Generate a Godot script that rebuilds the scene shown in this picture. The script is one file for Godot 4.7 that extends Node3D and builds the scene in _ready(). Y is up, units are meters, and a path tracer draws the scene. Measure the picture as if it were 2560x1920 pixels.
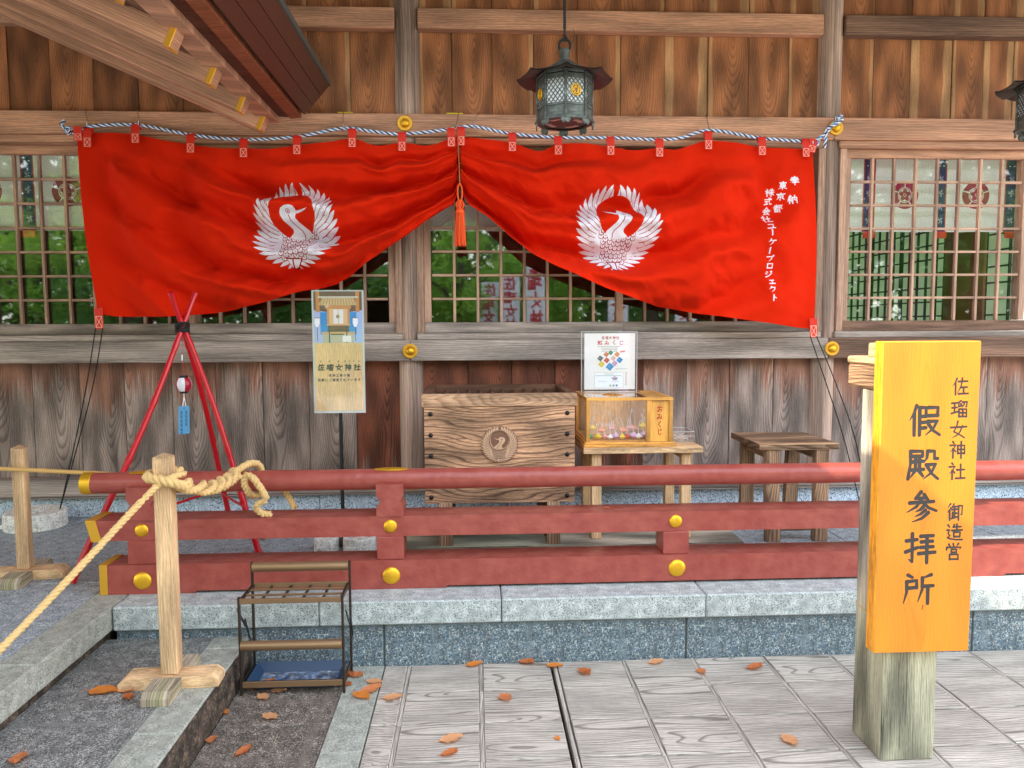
extends Node3D

# ---------------------------------------------------------------- mesh builder
class MB:
	var v := PackedVector3Array()
	var n := PackedVector3Array()
	var t := PackedVector2Array()
	var i := PackedInt32Array()
	func tri(a: Vector3, b: Vector3, c: Vector3, ua := Vector2.ZERO, ub := Vector2.ZERO, uc := Vector2.ZERO, out := Vector3.ZERO) -> void:
		var m := (b - a).cross(c - a)
		if m.length_squared() < 1e-18:
			return
		m = m.normalized()
		var s := v.size()
		v.push_back(a)
		if out != Vector3.ZERO and m.dot(out) < 0.0:
			m = -m
			v.push_back(c); v.push_back(b)
			t.push_back(ua); t.push_back(uc); t.push_back(ub)
		else:
			v.push_back(b); v.push_back(c)
			t.push_back(ua); t.push_back(ub); t.push_back(uc)
		for k in 3:
			n.push_back(m)
		i.push_back(s); i.push_back(s + 2); i.push_back(s + 1)
	func quad(a: Vector3, b: Vector3, c: Vector3, d: Vector3, ua := Vector2(0, 0), ub := Vector2(1, 0), uc := Vector2(1, 1), ud := Vector2(0, 1), out := Vector3.ZERO) -> void:
		tri(a, b, c, ua, ub, uc, out)
		tri(a, c, d, ua, uc, ud, out)
	# rows of points, smooth; counter-clockwise seen from outside when rows run up and columns run right
	func grid(rows: Array, uv: Array, flip := false) -> void:
		var s := v.size()
		var nr := rows.size()
		var nc: int = rows[0].size()
		var acc := PackedVector3Array()
		acc.resize(nr * nc)
		for r in nr:
			v.append_array(rows[r])
			t.append_array(uv[r])
		for r in nr - 1:
			for c in nc - 1:
				var a := r * nc + c
				var b := a + 1
				var d := a + nc
				var e := d + 1
				for q in [[a, b, e], [a, e, d]]:
					var m: Vector3 = (v[s + q[1]] - v[s + q[0]]).cross(v[s + q[2]] - v[s + q[0]])
					if flip:
						m = -m
						i.push_back(s + q[0]); i.push_back(s + q[1]); i.push_back(s + q[2])
					else:
						i.push_back(s + q[0]); i.push_back(s + q[2]); i.push_back(s + q[1])
					acc[q[0]] += m
					acc[q[1]] += m
					acc[q[2]] += m
		# weld the seam of closed rows
		for r in nr:
			var f := r * nc
			var l := f + nc - 1
			if v[s + f].distance_squared_to(v[s + l]) < 1e-10:
				var w := acc[f] + acc[l]
				acc[f] = w
				acc[l] = w
		for k in acc.size():
			n.push_back(acc[k].normalized() if acc[k].length_squared() > 1e-24 else Vector3.UP)
	func add(o: MB, x := Transform3D()) -> void:
		var s := v.size()
		for k in o.v.size():
			v.push_back(x * o.v[k])
			n.push_back((x.basis * o.n[k]).normalized())
		t.append_array(o.t)
		for k in o.i:
			i.push_back(k + s)
	func mesh() -> ArrayMesh:
		var a := []
		a.resize(Mesh.ARRAY_MAX)
		a[Mesh.ARRAY_VERTEX] = v
		a[Mesh.ARRAY_NORMAL] = n
		a[Mesh.ARRAY_TEX_UV] = t
		a[Mesh.ARRAY_INDEX] = i
		var m := ArrayMesh.new()
		m.add_surface_from_arrays(Mesh.PRIMITIVE_TRIANGLES, a)
		return m

var rng := RandomNumberGenerator.new()
var M := {}
var names := {}
var box_cache := {}

# ---------------------------------------------------------------- nodes
func numbered(called: String) -> String:
	if not names.has(called):
		names[called] = 0
		return called
	names[called] += 1
	return "%s_%03d" % [called, names[called]]

func thing(called: String, label: String, category: String, at := Vector3.ZERO, group := "") -> Node3D:
	var o := Node3D.new()
	o.name = numbered(called)
	add_child(o)
	o.position = at
	o.set_meta("label", label)
	o.set_meta("category", category)
	if group != "":
		o.set_meta("group", group)
	return o

func setting(called: String) -> Node3D:
	var o := Node3D.new()
	o.name = numbered(called)
	add_child(o)
	o.set_meta("kind", "structure")
	return o

func part(parent: Node3D, called: String, shape, mat: Material, at := Vector3.ZERO, rot := Vector3.ZERO) -> MeshInstance3D:
	var o := MeshInstance3D.new()
	o.name = called
	o.mesh = shape.mesh() if shape is MB else shape
	o.material_override = mat
	parent.add_child(o, true)
	o.position = at
	if rot != Vector3.ZERO:
		o.rotation = rot
	return o

func one(called: String, label: String, category: String, shape, mat: Material, at := Vector3.ZERO, rot := Vector3.ZERO, group := "") -> MeshInstance3D:
	var o := part(self, numbered(called), shape, mat, at, rot)
	o.set_meta("label", label)
	o.set_meta("category", category)
	if group != "":
		o.set_meta("group", group)
	return o

# ---------------------------------------------------------------- shapes
# chamfered box; grain axis g (0 x, 1 y, 2 z); su, sv: metres that the texture covers across and along
func bx(s: Vector3, b := 0.003, g := 1, su := 0.3, sv := 1.0, ou := 0.0, ov := 0.0) -> MB:
	var o := MB.new()
	var h := s * 0.5
	b = minf(b, minf(h.x, minf(h.y, h.z)) * 0.6)
	var E := [Vector3.RIGHT, Vector3.UP, Vector3.BACK]
	# keep the texture from repeating on one piece
	var cross := maxf(s[(g + 1) % 3], s[(g + 2) % 3])
	if cross > su * 1.001:
		su = cross * 1.02
	if s[g] > sv * 1.001:
		sv = s[g] * 1.02
	var hu := minf(cross * .5 / su, .5)
	var hv := minf(s[g] * .5 / sv, .5)
	ou = clampf(fposmod(ou, 1.0), hu, 1.0 - hu)
	ov = clampf(fposmod(ov, 1.0), hv, 1.0 - hv)
	var uv := func(p: Vector3, a: int) -> Vector2:
		if a == g:
			return Vector2(p[(a + 1) % 3] / su + ou, p[(a + 2) % 3] / sv + ov)
		var third: int = 3 - a - g
		return Vector2(p[third] / su + ou, -p[g] / sv + ov)
	for a in 3:
		var p := (a + 1) % 3
		var q := (a + 2) % 3
		for sa in [-1.0, 1.0]:
			var c := []
			for k in [[-1, -1], [1, -1], [1, 1], [-1, 1]]:
				c.append(E[a] * h[a] * sa + E[p] * (h[p] - b) * k[0] + E[q] * (h[q] - b) * k[1])
			o.quad(c[0], c[1], c[2], c[3], uv.call(c[0], a), uv.call(c[1], a), uv.call(c[2], a), uv.call(c[3], a), E[a] * sa)
	if b > 0.0001:
		for a in 3:
			var p := (a + 1) % 3
			var q := (a + 2) % 3
			for sa in [-1.0, 1.0]:
				for sp in [-1.0, 1.0]:
					var A: Vector3 = E[a] * h[a] * sa + E[p] * (h[p] - b) * sp
					var B: Vector3 = E[a] * (h[a] - b) * sa + E[p] * h[p] * sp
					var l: Vector3 = E[q] * (h[q] - b)
					o.quad(A - l, A + l, B + l, B - l, uv.call(A - l, a), uv.call(A + l, a), uv.call(B + l, a), uv.call(B - l, a), E[a] * sa + E[p] * sp)
		for x in [-1.0, 1.0]:
			for y in [-1.0, 1.0]:
				for z in [-1.0, 1.0]:
					var a := Vector3(h.x * x, (h.y - b) * y, (h.z - b) * z)
					var c := Vector3((h.x - b) * x, h.y * y, (h.z - b) * z)
					var d := Vector3((h.x - b) * x, (h.y - b) * y, h.z * z)
					o.tri(a, c, d, uv.call(a, 0), uv.call(c, 0), uv.call(d, 0), Vector3(x, y, z))
	return o

# box from corner to corner, as a part
func slab(parent: Node3D, called: String, lo: Vector3, hi: Vector3, mat: Material, b := 0.003, g := 1, su := 0.3, sv := 1.0) -> MeshInstance3D:
	var s := hi - lo
	var cross := maxf(s[(g + 1) % 3], s[(g + 2) % 3])
	su = maxf(su, cross * 1.02)
	sv = maxf(sv, s[g] * 1.02)
	var hu := cross * .5 / su
	var hv := s[g] * .5 / sv
	return part(parent, called, bx(s, b, g, su, sv, lerpf(hu, 1.0 - hu, rng.randf()), lerpf(hv, 1.0 - hv, rng.randf())), mat, (lo + hi) * 0.5)

# plank whose texture is laid once across its width and length
func plank(parent: Node3D, called: String, lo: Vector3, hi: Vector3, mat: Material, b := 0.003, g := 1, across := 0) -> MeshInstance3D:
	var s := hi - lo
	return part(parent, called, bx(s, b, g, s[across], s[g], 0.5, 0.5), mat, (lo + hi) * 0.5)

func lathe(prof: Array, seg := 24, turn := 0.0, uvs := 1.0) -> MB:
	var o := MB.new()
	var rows := []
	var uv := []
	for k in prof.size():
		var r := PackedVector3Array()
		var u := PackedVector2Array()
		for s in seg + 1:
			var a := TAU * s / seg + turn
			r.push_back(Vector3(cos(a) * prof[k].x, prof[k].y, -sin(a) * prof[k].x))
			u.push_back(Vector2(float(s) / seg * uvs, prof[k].y * .21))
		rows.append(r)
		uv.append(u)
	o.grid(rows, uv)
	return o

# lathe with flat facets
func facets(prof: Array, seg := 8, turn := 0.0) -> MB:
	var o := MB.new()
	for k in prof.size() - 1:
		for s in seg:
			var a := TAU * s / seg + turn
			var b := TAU * (s + 1) / seg + turn
			var p: Vector2 = prof[k]
			var q: Vector2 = prof[k + 1]
			var va := Vector3(cos(a) * p.x, p.y, -sin(a) * p.x)
			var vb := Vector3(cos(b) * p.x, p.y, -sin(b) * p.x)
			var vc := Vector3(cos(b) * q.x, q.y, -sin(b) * q.x)
			var vd := Vector3(cos(a) * q.x, q.y, -sin(a) * q.x)
			o.quad(va, vb, vc, vd, Vector2(0, p.y), Vector2(.1, p.y), Vector2(.1, q.y), Vector2(0, q.y))
	return o

func tube(path: PackedVector3Array, rad, seg := 8, caps := true, vlen := 1.0) -> MB:
	var o := MB.new()
	var rows := []
	var uv := []
	var cnt := path.size()
	var nrm := Vector3.ZERO
	var along := 0.0
	for k in cnt:
		var d := (path[mini(k + 1, cnt - 1)] - path[maxi(k - 1, 0)]).normalized()
		if nrm == Vector3.ZERO:
			nrm = d.cross(Vector3.UP if absf(d.y) < 0.9 else Vector3.RIGHT).normalized()
		nrm = (nrm - d * nrm.dot(d)).normalized()
		var bi := d.cross(nrm)
		var r: float = rad[k] if rad is Array or rad is PackedFloat32Array else rad
		if k > 0:
			along += path[k].distance_to(path[k - 1])
		var row := PackedVector3Array()
		var u := PackedVector2Array()
		for s in seg + 1:
			var a := TAU * s / seg
			row.push_back(path[k] + (nrm * cos(a) + bi * sin(a)) * r)
			u.push_back(Vector2(float(s) / seg, along / vlen))
		rows.append(row)
		uv.append(u)
	o.grid(rows, uv)
	if caps:
		for e in [0, cnt - 1]:
			var d: Vector3 = path[1] - path[0] if e == 0 else path[cnt - 1] - path[cnt - 2]
			for s in seg:
				o.tri(path[e], rows[e][s], rows[e][s + 1], Vector2.ZERO, Vector2.ZERO, Vector2.ZERO, -d if e == 0 else d)
	return o

func spline(p: Array, step := 0.02) -> PackedVector3Array:
	var out := PackedVector3Array()
	for k in p.size() - 1:
		var a: Vector3 = p[maxi(k - 1, 0)]
		var b: Vector3 = p[k]
		var c: Vector3 = p[k + 1]
		var d: Vector3 = p[mini(k + 2, p.size() - 1)]
		var cnt := maxi(1, int(b.distance_to(c) / step))
		for s in cnt:
			out.push_back(b.cubic_interpolate(c, a, d, float(s) / cnt))
	out.push_back(p[p.size() - 1])
	return out

# strand number k of a laid rope
func strand(path: PackedVector3Array, off: float, rad: float, pitch: float, k: int, of: int, seg := 6) -> MB:
	var q := PackedVector3Array()
	var nrm := Vector3.ZERO
	var along := 0.0
	for j in path.size():
		var d := (path[mini(j + 1, path.size() - 1)] - path[maxi(j - 1, 0)]).normalized()
		if nrm == Vector3.ZERO:
			nrm = d.cross(Vector3.UP if absf(d.y) < 0.9 else Vector3.RIGHT).normalized()
		nrm = (nrm - d * nrm.dot(d)).normalized()
		var bi := d.cross(nrm)
		if j > 0:
			along += path[j].distance_to(path[j - 1])
		var a := TAU * (along / pitch + float(k) / of)
		q.push_back(path[j] + (nrm * cos(a) + bi * sin(a)) * off)
	return tube(q, rad, seg, true, 0.1)

# polygon in x, y drawn out along z (from z0 to z1)
func prism(poly: PackedVector2Array, z0: float, z1: float, su := 0.3, sv := 1.0, along_x := true) -> MB:
	var o := MB.new()
	var tr := Geometry2D.triangulate_polygon(poly)
	for k in range(0, tr.size(), 3):
		for z in [z0, z1]:
			var p := []
			var u := []
			for j in 3:
				var w := poly[tr[k + j]]
				p.append(Vector3(w.x, w.y, z))
				u.append(Vector2(w.y / su, w.x / sv) if along_x else Vector2(w.x / su, w.y / sv))
			o.tri(p[0], p[1], p[2], u[0], u[1], u[2], Vector3(0, 0, 1 if z == z1 else -1))
	var cw := Geometry2D.is_polygon_clockwise(poly)
	for k in poly.size():
		var a := poly[k]
		var b := poly[(k + 1) % poly.size()]
		var e := b - a
		var out := Vector3(e.y, -e.x, 0) * (-1.0 if cw else 1.0)
		var ua := a.x if along_x else a.y
		var ub := b.x if along_x else b.y
		o.quad(Vector3(a.x, a.y, z0), Vector3(b.x, b.y, z0), Vector3(b.x, b.y, z1), Vector3(a.x, a.y, z1), Vector2(z0 / su + .3, ua / sv), Vector2(z0 / su + .3, ub / sv), Vector2(z1 / su + .3, ub / sv), Vector2(z1 / su + .3, ua / sv), out)
	return o

func P2(a: Array) -> PackedVector2Array:
	var o := PackedVector2Array()
	for k in range(0, a.size(), 2):
		o.push_back(Vector2(a[k], a[k + 1]))
	return o

func dome(r: float, h: float, seg := 20, lip := 0.0) -> MB:
	var pr := []
	if lip > 0.0:
		pr.append(Vector2(r + lip, 0)); pr.append(Vector2(r + lip, .003)); pr.append(Vector2(r, .004))
	for k in 7:
		var a := k / 6.0 * PI / 2
		pr.append(Vector2(maxf(r * cos(a), 0.0001), h * sin(a) + (.004 if lip > 0.0 else 0.0)))
	return lathe(pr, seg)

# ---------------------------------------------------------------- pictures
func noise(seed_: int, freq: float, kind := FastNoiseLite.TYPE_SIMPLEX, oct := 1) -> FastNoiseLite:
	var f := FastNoiseLite.new()
	f.seed = seed_
	f.frequency = freq
	f.noise_type = kind
	f.fractal_type = FastNoiseLite.FRACTAL_FBM if oct > 1 else FastNoiseLite.FRACTAL_NONE
	f.fractal_octaves = oct
	return f

# a sawn board: growth rings cut by a plane, fibres, sapwood at the edges, weathered grey below
func wood_img(w: int, h: int, seed_: int, o: Dictionary) -> Image:
	var data := PackedByteArray()
	data.resize(w * h * 3)
	var f := noise(seed_, 1.0)
	var W: float = o.get("w", 0.28)
	var L: float = o.get("l", 0.8)
	var cx0: float = o.get("cx", 0.0) * W
	var z0: float = o.get("z0", 0.03)
	var slope: float = o.get("slope", 0.05)
	var pitch: float = o.get("pitch", 0.008)
	var con: float = o.get("con", 0.7)
	var early: Color = o.early
	var late: Color = o.late
	var sap: Color = o.get("sap", early)
	var sl: float = o.get("sl", -1.0)
	var sr: float = o.get("sr", -1.0)
	var grey: Color = o.get("grey", early)
	var gy: float = o.get("grey_from", 99.0)
	var gm: float = o.get("grey_most", 0.85)
	var fib: float = o.get("fib", 0.1)
	var blo: float = o.get("blotch", 0.14)
	var sh: float = o.get("sharp", 0.25)
	var chk: float = o.get("check", 0.5)
	var k := 0
	for y in h:
		var ym := float(y) / h * L
		var cx := cx0 + W * 0.05 * f.get_noise_2d(ym * 1.6, 7.0)
		var zz := z0 + slope * ym + 0.012 * f.get_noise_2d(ym * 1.3, 31.0)
		zz *= zz
		var el := -W * 0.5 + sl * W + 0.006 * f.get_noise_2d(ym * 2.5, 3.0)
		var er := W * 0.5 - sr * W + 0.006 * f.get_noise_2d(ym * 2.5, 13.0)
		for x in w:
			var xm := (float(x) / w - 0.5) * W
			var wob := f.get_noise_2d(xm * 9.0, ym * 1.6)
			var ring := sqrt((xm - cx) * (xm - cx) + zz) / pitch + wob * 0.7
			ring -= floorf(ring)
			var la := smoothstep(sh, 0.88, ring) * (1.0 - smoothstep(0.9, 1.0, ring)) * con
			var fb := f.get_noise_2d(xm * 420.0, ym * 7.0)
			var r := lerpf(early.r, late.r, la)
			var g := lerpf(early.g, late.g, la)
			var b := lerpf(early.b, late.b, la)
			if sl > 0.0 or sr > 0.0:
				var s := maxf(1.0 - smoothstep(el - 0.006, el + 0.006, xm) if sl > 0.0 else 0.0, smoothstep(er - 0.006, er + 0.006, xm) if sr > 0.0 else 0.0) * 0.85
				r = lerpf(r, sap.r, s)
				g = lerpf(g, sap.g, s)
				b = lerpf(b, sap.b, s)
			if gy < 50.0:
				var m := smoothstep(gy - 0.04, gy + 0.16, ym + 0.10 * f.get_noise_2d(xm * 60.0, ym * 1.5) + 0.07 * wob) * gm * (0.92 + 0.1 * fb)
				var dk := 1.0 - 0.45 * la
				r = lerpf(r, grey.r * dk, m)
				g = lerpf(g, grey.g * dk, m)
				b = lerpf(b, grey.b * dk, m)
			var ck := f.get_noise_2d(xm * 150.0 + 90.0, ym * 2.4 + 11.0)
			var q := 1.0 + fib * fb - 0.5 * chk * smoothstep(0.42, 0.7, ck) + 0.6 * fib * f.get_noise_2d(xm * 1100.0, ym * 26.0) + blo * f.get_noise_2d(xm * 7.0, ym * 2.0 + 50.0)
			data[k] = clampi(int(r * q * 255.0), 0, 255)
			data[k + 1] = clampi(int(g * q * 255.0), 0, 255)
			data[k + 2] = clampi(int(b * q * 255.0), 0, 255)
			k += 3
	return Image.create_from_data(w, h, false, Image.FORMAT_RGB8, data)

# washed pebbles or granite: every cell of a cellular noise takes a colour from the list
func cells_img(size: int, seed_: int, across: float, cols: Array, edge: Color, edge_w := 0.25, patch := 0.2) -> Array:
	var a := noise(seed_, across / size, FastNoiseLite.TYPE_CELLULAR)
	a.cellular_return_type = FastNoiseLite.RETURN_CELL_VALUE
	a.cellular_jitter = 0.9
	var d := noise(seed_, across / size, FastNoiseLite.TYPE_CELLULAR)
	d.cellular_return_type = FastNoiseLite.RETURN_DISTANCE2_SUB
	d.cellular_jitter = 0.9
	var p := noise(seed_ + 5, 5.0 / size, FastNoiseLite.TYPE_SIMPLEX, 3)
	var ia := a.get_seamless_image(size, size, false, false, 0.1).get_data()
	var id := d.get_seamless_image(size, size, false, false, 0.1).get_data()
	var ip := p.get_seamless_image(size, size, false, false, 0.1).get_data()
	var col := PackedByteArray()
	col.resize(size * size * 3)
	var hgt := PackedByteArray()
	hgt.resize(size * size)
	var cnt := cols.size()
	for k in size * size:
		var c: Color = cols[(ia[k] * 7919) % 251 * cnt / 251]
		var e := clampf(1.0 - id[k] / (255.0 * edge_w), 0.0, 1.0)
		var q := 1.0 + patch * (ip[k] / 127.5 - 1.0)
		col[k * 3] = clampi(int(lerpf(c.r, edge.r, e) * q * 255), 0, 255)
		col[k * 3 + 1] = clampi(int(lerpf(c.g, edge.g, e) * q * 255), 0, 255)
		col[k * 3 + 2] = clampi(int(lerpf(c.b, edge.b, e) * q * 255), 0, 255)
		hgt[k] = int((1.0 - e) * 200) + ia[k] % 50
	return [Image.create_from_data(size, size, false, Image.FORMAT_RGB8, col), Image.create_from_data(size, size, false, Image.FORMAT_L8, hgt)]

func fill_poly(im: Image, p: PackedVector2Array, c: Color) -> void:
	var lo := 1e9
	var hi := -1e9
	for q in p:
		lo = minf(lo, q.y)
		hi = maxf(hi, q.y)
	for y in range(maxi(0, int(lo)), mini(im.get_height() - 1, int(hi)) + 1):
		var xs := []
		var yy := y + 0.5
		for k in p.size():
			var a := p[k]
			var b := p[(k + 1) % p.size()]
			if (a.y <= yy) != (b.y <= yy):
				xs.append(a.x + (yy - a.y) / (b.y - a.y) * (b.x - a.x))
		xs.sort()
		for k in range(0, xs.size() - 1, 2):
			var x0 := int(round(xs[k]))
			var x1 := int(round(xs[k + 1]))
			if x1 > x0:
				im.fill_rect(Rect2i(x0, y, x1 - x0, 1), c)

func disc(im: Image, at: Vector2, r: float, c: Color, rx := 1.0) -> void:
	var p := PackedVector2Array()
	for k in 28:
		p.push_back(at + Vector2(cos(TAU * k / 28) * rx, sin(TAU * k / 28)) * r)
	fill_poly(im, p, c)

# thick line with a width at either end, soft edge
func dab(im: Image, a: Vector2, b: Vector2, ra: float, rb: float, c: Color) -> void:
	var m := maxf(ra, rb) + 1.0
	var x0 := maxi(0, int(minf(a.x, b.x) - m))
	var x1 := mini(im.get_width() - 1, int(maxf(a.x, b.x) + m))
	var y0 := maxi(0, int(minf(a.y, b.y) - m))
	var y1 := mini(im.get_height() - 1, int(maxf(a.y, b.y) + m))
	var d := b - a
	var ll := maxf(d.length_squared(), 1e-6)
	for y in range(y0, y1 + 1):
		for x in range(x0, x1 + 1):
			var p := Vector2(x + 0.5, y + 0.5)
			var t := clampf((p - a).dot(d) / ll, 0.0, 1.0)
			var al := lerpf(ra, rb, t) - p.distance_to(a + d * t) + 0.5
			if al > 0.0:
				im.set_pixel(x, y, c if al >= 1.0 else im.get_pixel(x, y).lerp(c, al))

const SHI := "20 3 28 12/5 24 38 22 24 45 4 64/22 44 22 97/26 48 38 60/"
const G := {
	"佐": "30 5 22 25 5 48/22 28 22 97/38 22 92 20/62 3 58 35 50 60 33 88/52 55 90 54/70 55 70 90/40 92 97 90",
	"瑠": "5 18 38 16/21 17 21 72/7 44 36 42/3 76 40 66/58 5 46 12 46 38 57 34/58 22 66 36/68 12 95 10 92 38 84 36/80 12 76 28 66 42/48 52 48 96/48 52 92 52 92 96/70 52 70 94/48 73 92 73/48 94 92 94",
	"女": "45 3 38 35 22 62 55 78 85 97/72 30 60 62 42 82 12 97/3 38 97 34",
	"神": SHI + "50 25 50 72/50 25 90 25 90 72/50 48 90 48/50 70 90 70/70 3 70 98",
	"社": SHI + "72 10 72 90/50 42 94 40/44 91 98 89",
	"御": "22 3 6 24/24 26 4 52/16 42 16 97/42 4 32 22/34 20 60 18/30 36 62 34/46 20 46 82/46 58 60 57/34 52 34 84/28 88 62 78/70 14 92 14 90 66 80 62/70 14 70 97",
	"造": "10 8 20 20/5 38 20 37 12 56 22 70 8 84/10 82 30 90 60 94 97 94/48 6 38 24/42 20 88 18/64 4 64 38/34 40 96 38/46 50 46 78/46 50 84 50 82 78/46 76 82 76",
	"営": "20 5 28 18/46 3 50 16/78 3 66 18/10 22 6 38/10 24 92 24 86 36/36 36 36 56/36 36 66 36 66 56/36 54 66 54/52 56 48 64/26 66 26 96/26 66 76 66 76 96/26 94 76 94",
	"假": "24 4 17 26 3 50/17 28 17 97/34 10 34 97/34 10 54 10 54 38/34 38 54 38/34 58 54 56/34 76 54 74/62 10 92 10 90 36/62 36 92 35/60 54 90 53 78 76 54 97/62 62 76 82 98 97",
	"殿": "10 8 48 8 48 24/10 24 48 24/10 8 10 50 2 96/14 42 50 40/26 30 26 66/39 30 39 66/12 68 52 66/24 72 10 92/38 72 50 88/64 8 62 30 54 44/64 8 86 8 86 32 96 32/60 52 90 50 78 76 52 97/64 58 78 80 98 97",
	"参": "48 3 30 24 62 22/58 12 70 28/12 38 88 34/48 26 34 50 4 68/54 36 72 54 97 64/56 50 46 60 32 66/62 62 48 74 30 82/72 70 52 88 22 99",
	"拝": "6 26 40 22/25 3 25 94 14 86/4 62 42 48/52 12 92 10/54 30 90 28/52 48 92 46/46 68 98 64/72 12 72 98",
	"所": "16 4 30 12/12 26 44 22 44 46/12 47 44 45/12 26 12 60 2 96/90 4 60 16/62 14 62 52 48 92/62 42 97 40/80 42 80 98",
	"奉": "20 16 80 14/14 30 86 28/8 44 92 42/50 3 44 42 6 72/52 44 66 58 96 70/34 58 66 57/28 73 72 71/50 52 50 98",
	"納": "26 3 12 20 28 24/36 14 10 44 38 40/24 42 24 96/12 56 6 76/34 56 42 72/50 26 50 97/50 26 92 26 92 94 84 90/70 4 70 40 56 68/70 42 86 66",
	"東": "12 18 88 16/22 32 22 64/22 32 78 32 78 64/22 48 78 48/22 64 78 64/50 3 50 97/46 64 28 82 4 92/54 64 72 82 97 90",
	"京": "50 3 50 16/8 20 92 18/26 32 26 54/26 32 74 32 74 54/26 53 74 53/50 54 50 94 40 88/28 64 12 88/70 64 90 86",
	"都": "10 18 48 16/30 4 30 36/4 38 56 34/52 8 36 40 4 66/18 54 18 94/18 54 48 54 48 94/18 73 48 73/18 92 48 92/66 10 66 97/66 10 92 10 80 34 94 52 78 62",
	"株": "4 28 40 26/22 3 22 97/20 32 4 64/24 36 40 56/56 8 46 32/52 22 90 20/44 46 97 44/70 3 70 98/68 48 44 82/72 48 97 80",
	"式": "8 26 92 22/14 52 52 50/33 50 33 84/8 90 54 80/62 3 68 50 82 86 96 80/78 6 88 16",
	"会": "50 3 30 28 3 46/50 5 70 28 97 46/28 40 72 38/14 58 88 56/46 58 24 92 78 86/64 72 86 96",
	"改": "8 14 40 14 38 42/10 42 40 42/10 42 10 88 42 76/62 4 44 40/54 24 96 22/82 24 70 64 44 96/56 40 74 74 97 96",
	"修": "24 4 4 46/16 30 16 97/34 20 34 78/60 4 44 32/52 16 86 14 50 52/56 26 96 52/80 48 52 62/86 60 54 78/92 72 46 97",
	"工": "14 18 86 16/50 18 50 82/4 84 96 82",
	"事": "6 14 94 12/26 24 26 40/26 24 74 24 74 40/26 39 74 39/20 50 80 50 80 76/3 62 97 62/20 76 80 76/50 2 50 94 38 88",
	"間": "8 6 8 97/8 6 42 6 42 36/8 21 42 21/8 36 42 36/58 6 58 36/58 6 92 6 92 96 82 90/58 21 92 21/58 36 92 36/34 50 34 86/34 50 66 50 66 86/34 68 66 68/34 85 66 85",
	"仮": "26 4 4 48/16 30 16 97/38 14 94 12/42 14 42 60 30 97/44 38 86 36 70 72 44 96/50 50 70 80 97 96",
	"遷": "10 8 20 20/5 40 20 38 12 58 22 70 8 84/10 82 30 90 97 94/40 10 94 8/46 20 46 40/46 20 90 20 90 40/46 40 90 40/60 10 60 40/75 10 75 40/36 50 97 48/56 42 40 66/74 42 96 64/50 62 84 60 84 76 70 74/58 52 54 84",
	"座": "52 3 52 14/10 18 94 16/14 18 14 60 3 96/36 28 26 50/38 38 46 50/74 28 62 50/76 38 88 50/55 26 55 88/30 62 82 60/20 90 97 88",
	"虹": "12 26 12 56/12 26 40 26 40 56/12 54 40 54/26 6 26 84/6 88 44 78/36 70 44 84/54 18 92 16/72 18 72 82/48 86 98 84",
	"ユ": "18 22 74 20 66 80/6 82 94 80", "ー": "52 5 48 95", "ケ": "32 5 24 28 6 50/26 30 94 28/66 30 58 66 30 96",
	"プ": "12 22 80 20 68 58 34 94/88 4 97 8 90 16 86 8", "ロ": "16 16 16 84/16 16 84 16 84 84/16 82 84 82", "ジ": "18 10 34 20/8 34 26 44/12 90 50 74 88 34/70 6 78 18/84 2 92 14",
	"ェ": "22 30 78 28/50 30 50 80/12 82 90 80", "ク": "38 6 28 30 8 52/34 22 84 20 70 60 30 96", "ト": "40 4 40 97/42 38 78 54",
	"お": "10 28 62 24/36 4 36 82 22 92 14 78 40 58 74 56 84 76 62 92/78 14 90 28", "み": "18 16 52 14 36 60 14 84 6 70 24 58 60 66 92 80/78 40 70 72 50 97",
	"く": "66 4 26 48 70 96", "じ": "30 6 28 74 46 92 84 74/62 14 70 26/78 8 86 20", "さ": "12 26 84 20/44 3 70 48/62 52 24 62 30 90 72 92",
	"る": "20 10 76 10 18 60 60 46 88 66 70 94 40 92 44 78 60 84", "め": "20 16 42 84/62 8 44 70 14 88 10 60 40 34 78 36 88 66 60 94", "ん": "52 4 8 94 38 52 54 64 60 88 92 64",
	"ゃ": "12 50 64 34 84 48 70 62/34 28 58 96/60 22 70 36", "の": "52 14 44 64 22 84 8 60 26 22 62 12 92 40 84 74 58 92", "に": "16 10 10 50 16 92 26 74/46 24 86 22/42 76 60 88 92 84",
	"ご": "24 18 76 16 62 26/20 64 30 84 82 82/80 2 88 14/90 0 97 10", "れ": "24 4 24 96/6 30 34 26 6 76 24 56 56 22 66 34 60 80 74 92 96 72", "て": "8 20 90 16 54 40 50 72 78 94",
	"い": "16 16 16 66 30 84 40 66/74 22 86 60", "ま": "16 22 84 20/18 44 82 42/50 3 50 80 30 92 20 78 42 70 86 90", "す": "6 24 94 22/56 3 56 54 38 62 36 42 56 42 56 70 36 97",
}

# one brushed character, centred at c, size in pixels
func glyph(im: Image, ch: String, c: Vector2, size: Vector2, wid: float, col: Color, slant := 0.0) -> void:
	if not G.has(ch):
		return
	for st in G[ch].split("/"):
		var q: PackedFloat64Array = st.split_floats(" ")
		if q.size() < 4:
			continue
		var p := []
		for k in range(0, q.size(), 2):
			var u := Vector2(q[k] - 50.0, q[k + 1] - 50.0) / 100.0 * size
			p.append(c + Vector2(u.x - slant * u.y, u.y))
		var l := p.size() - 1
		var e: Vector2 = (p[l] - p[l - 1]).normalized()
		var end := 0.95
		if absf(e.x) > 0.25 and e.y > 0.25:
			end = 0.25 if e.x < 0.0 else 0.75
		elif e.x < -0.3:
			end = 0.3
		for k in l:
			var r0 := wid * (1.05 if k == 0 else 0.78)
			var r1 := wid * (0.78 if k < l - 1 else end)
			dab(im, p[k], p[k + 1], r0, r1, col)

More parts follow.
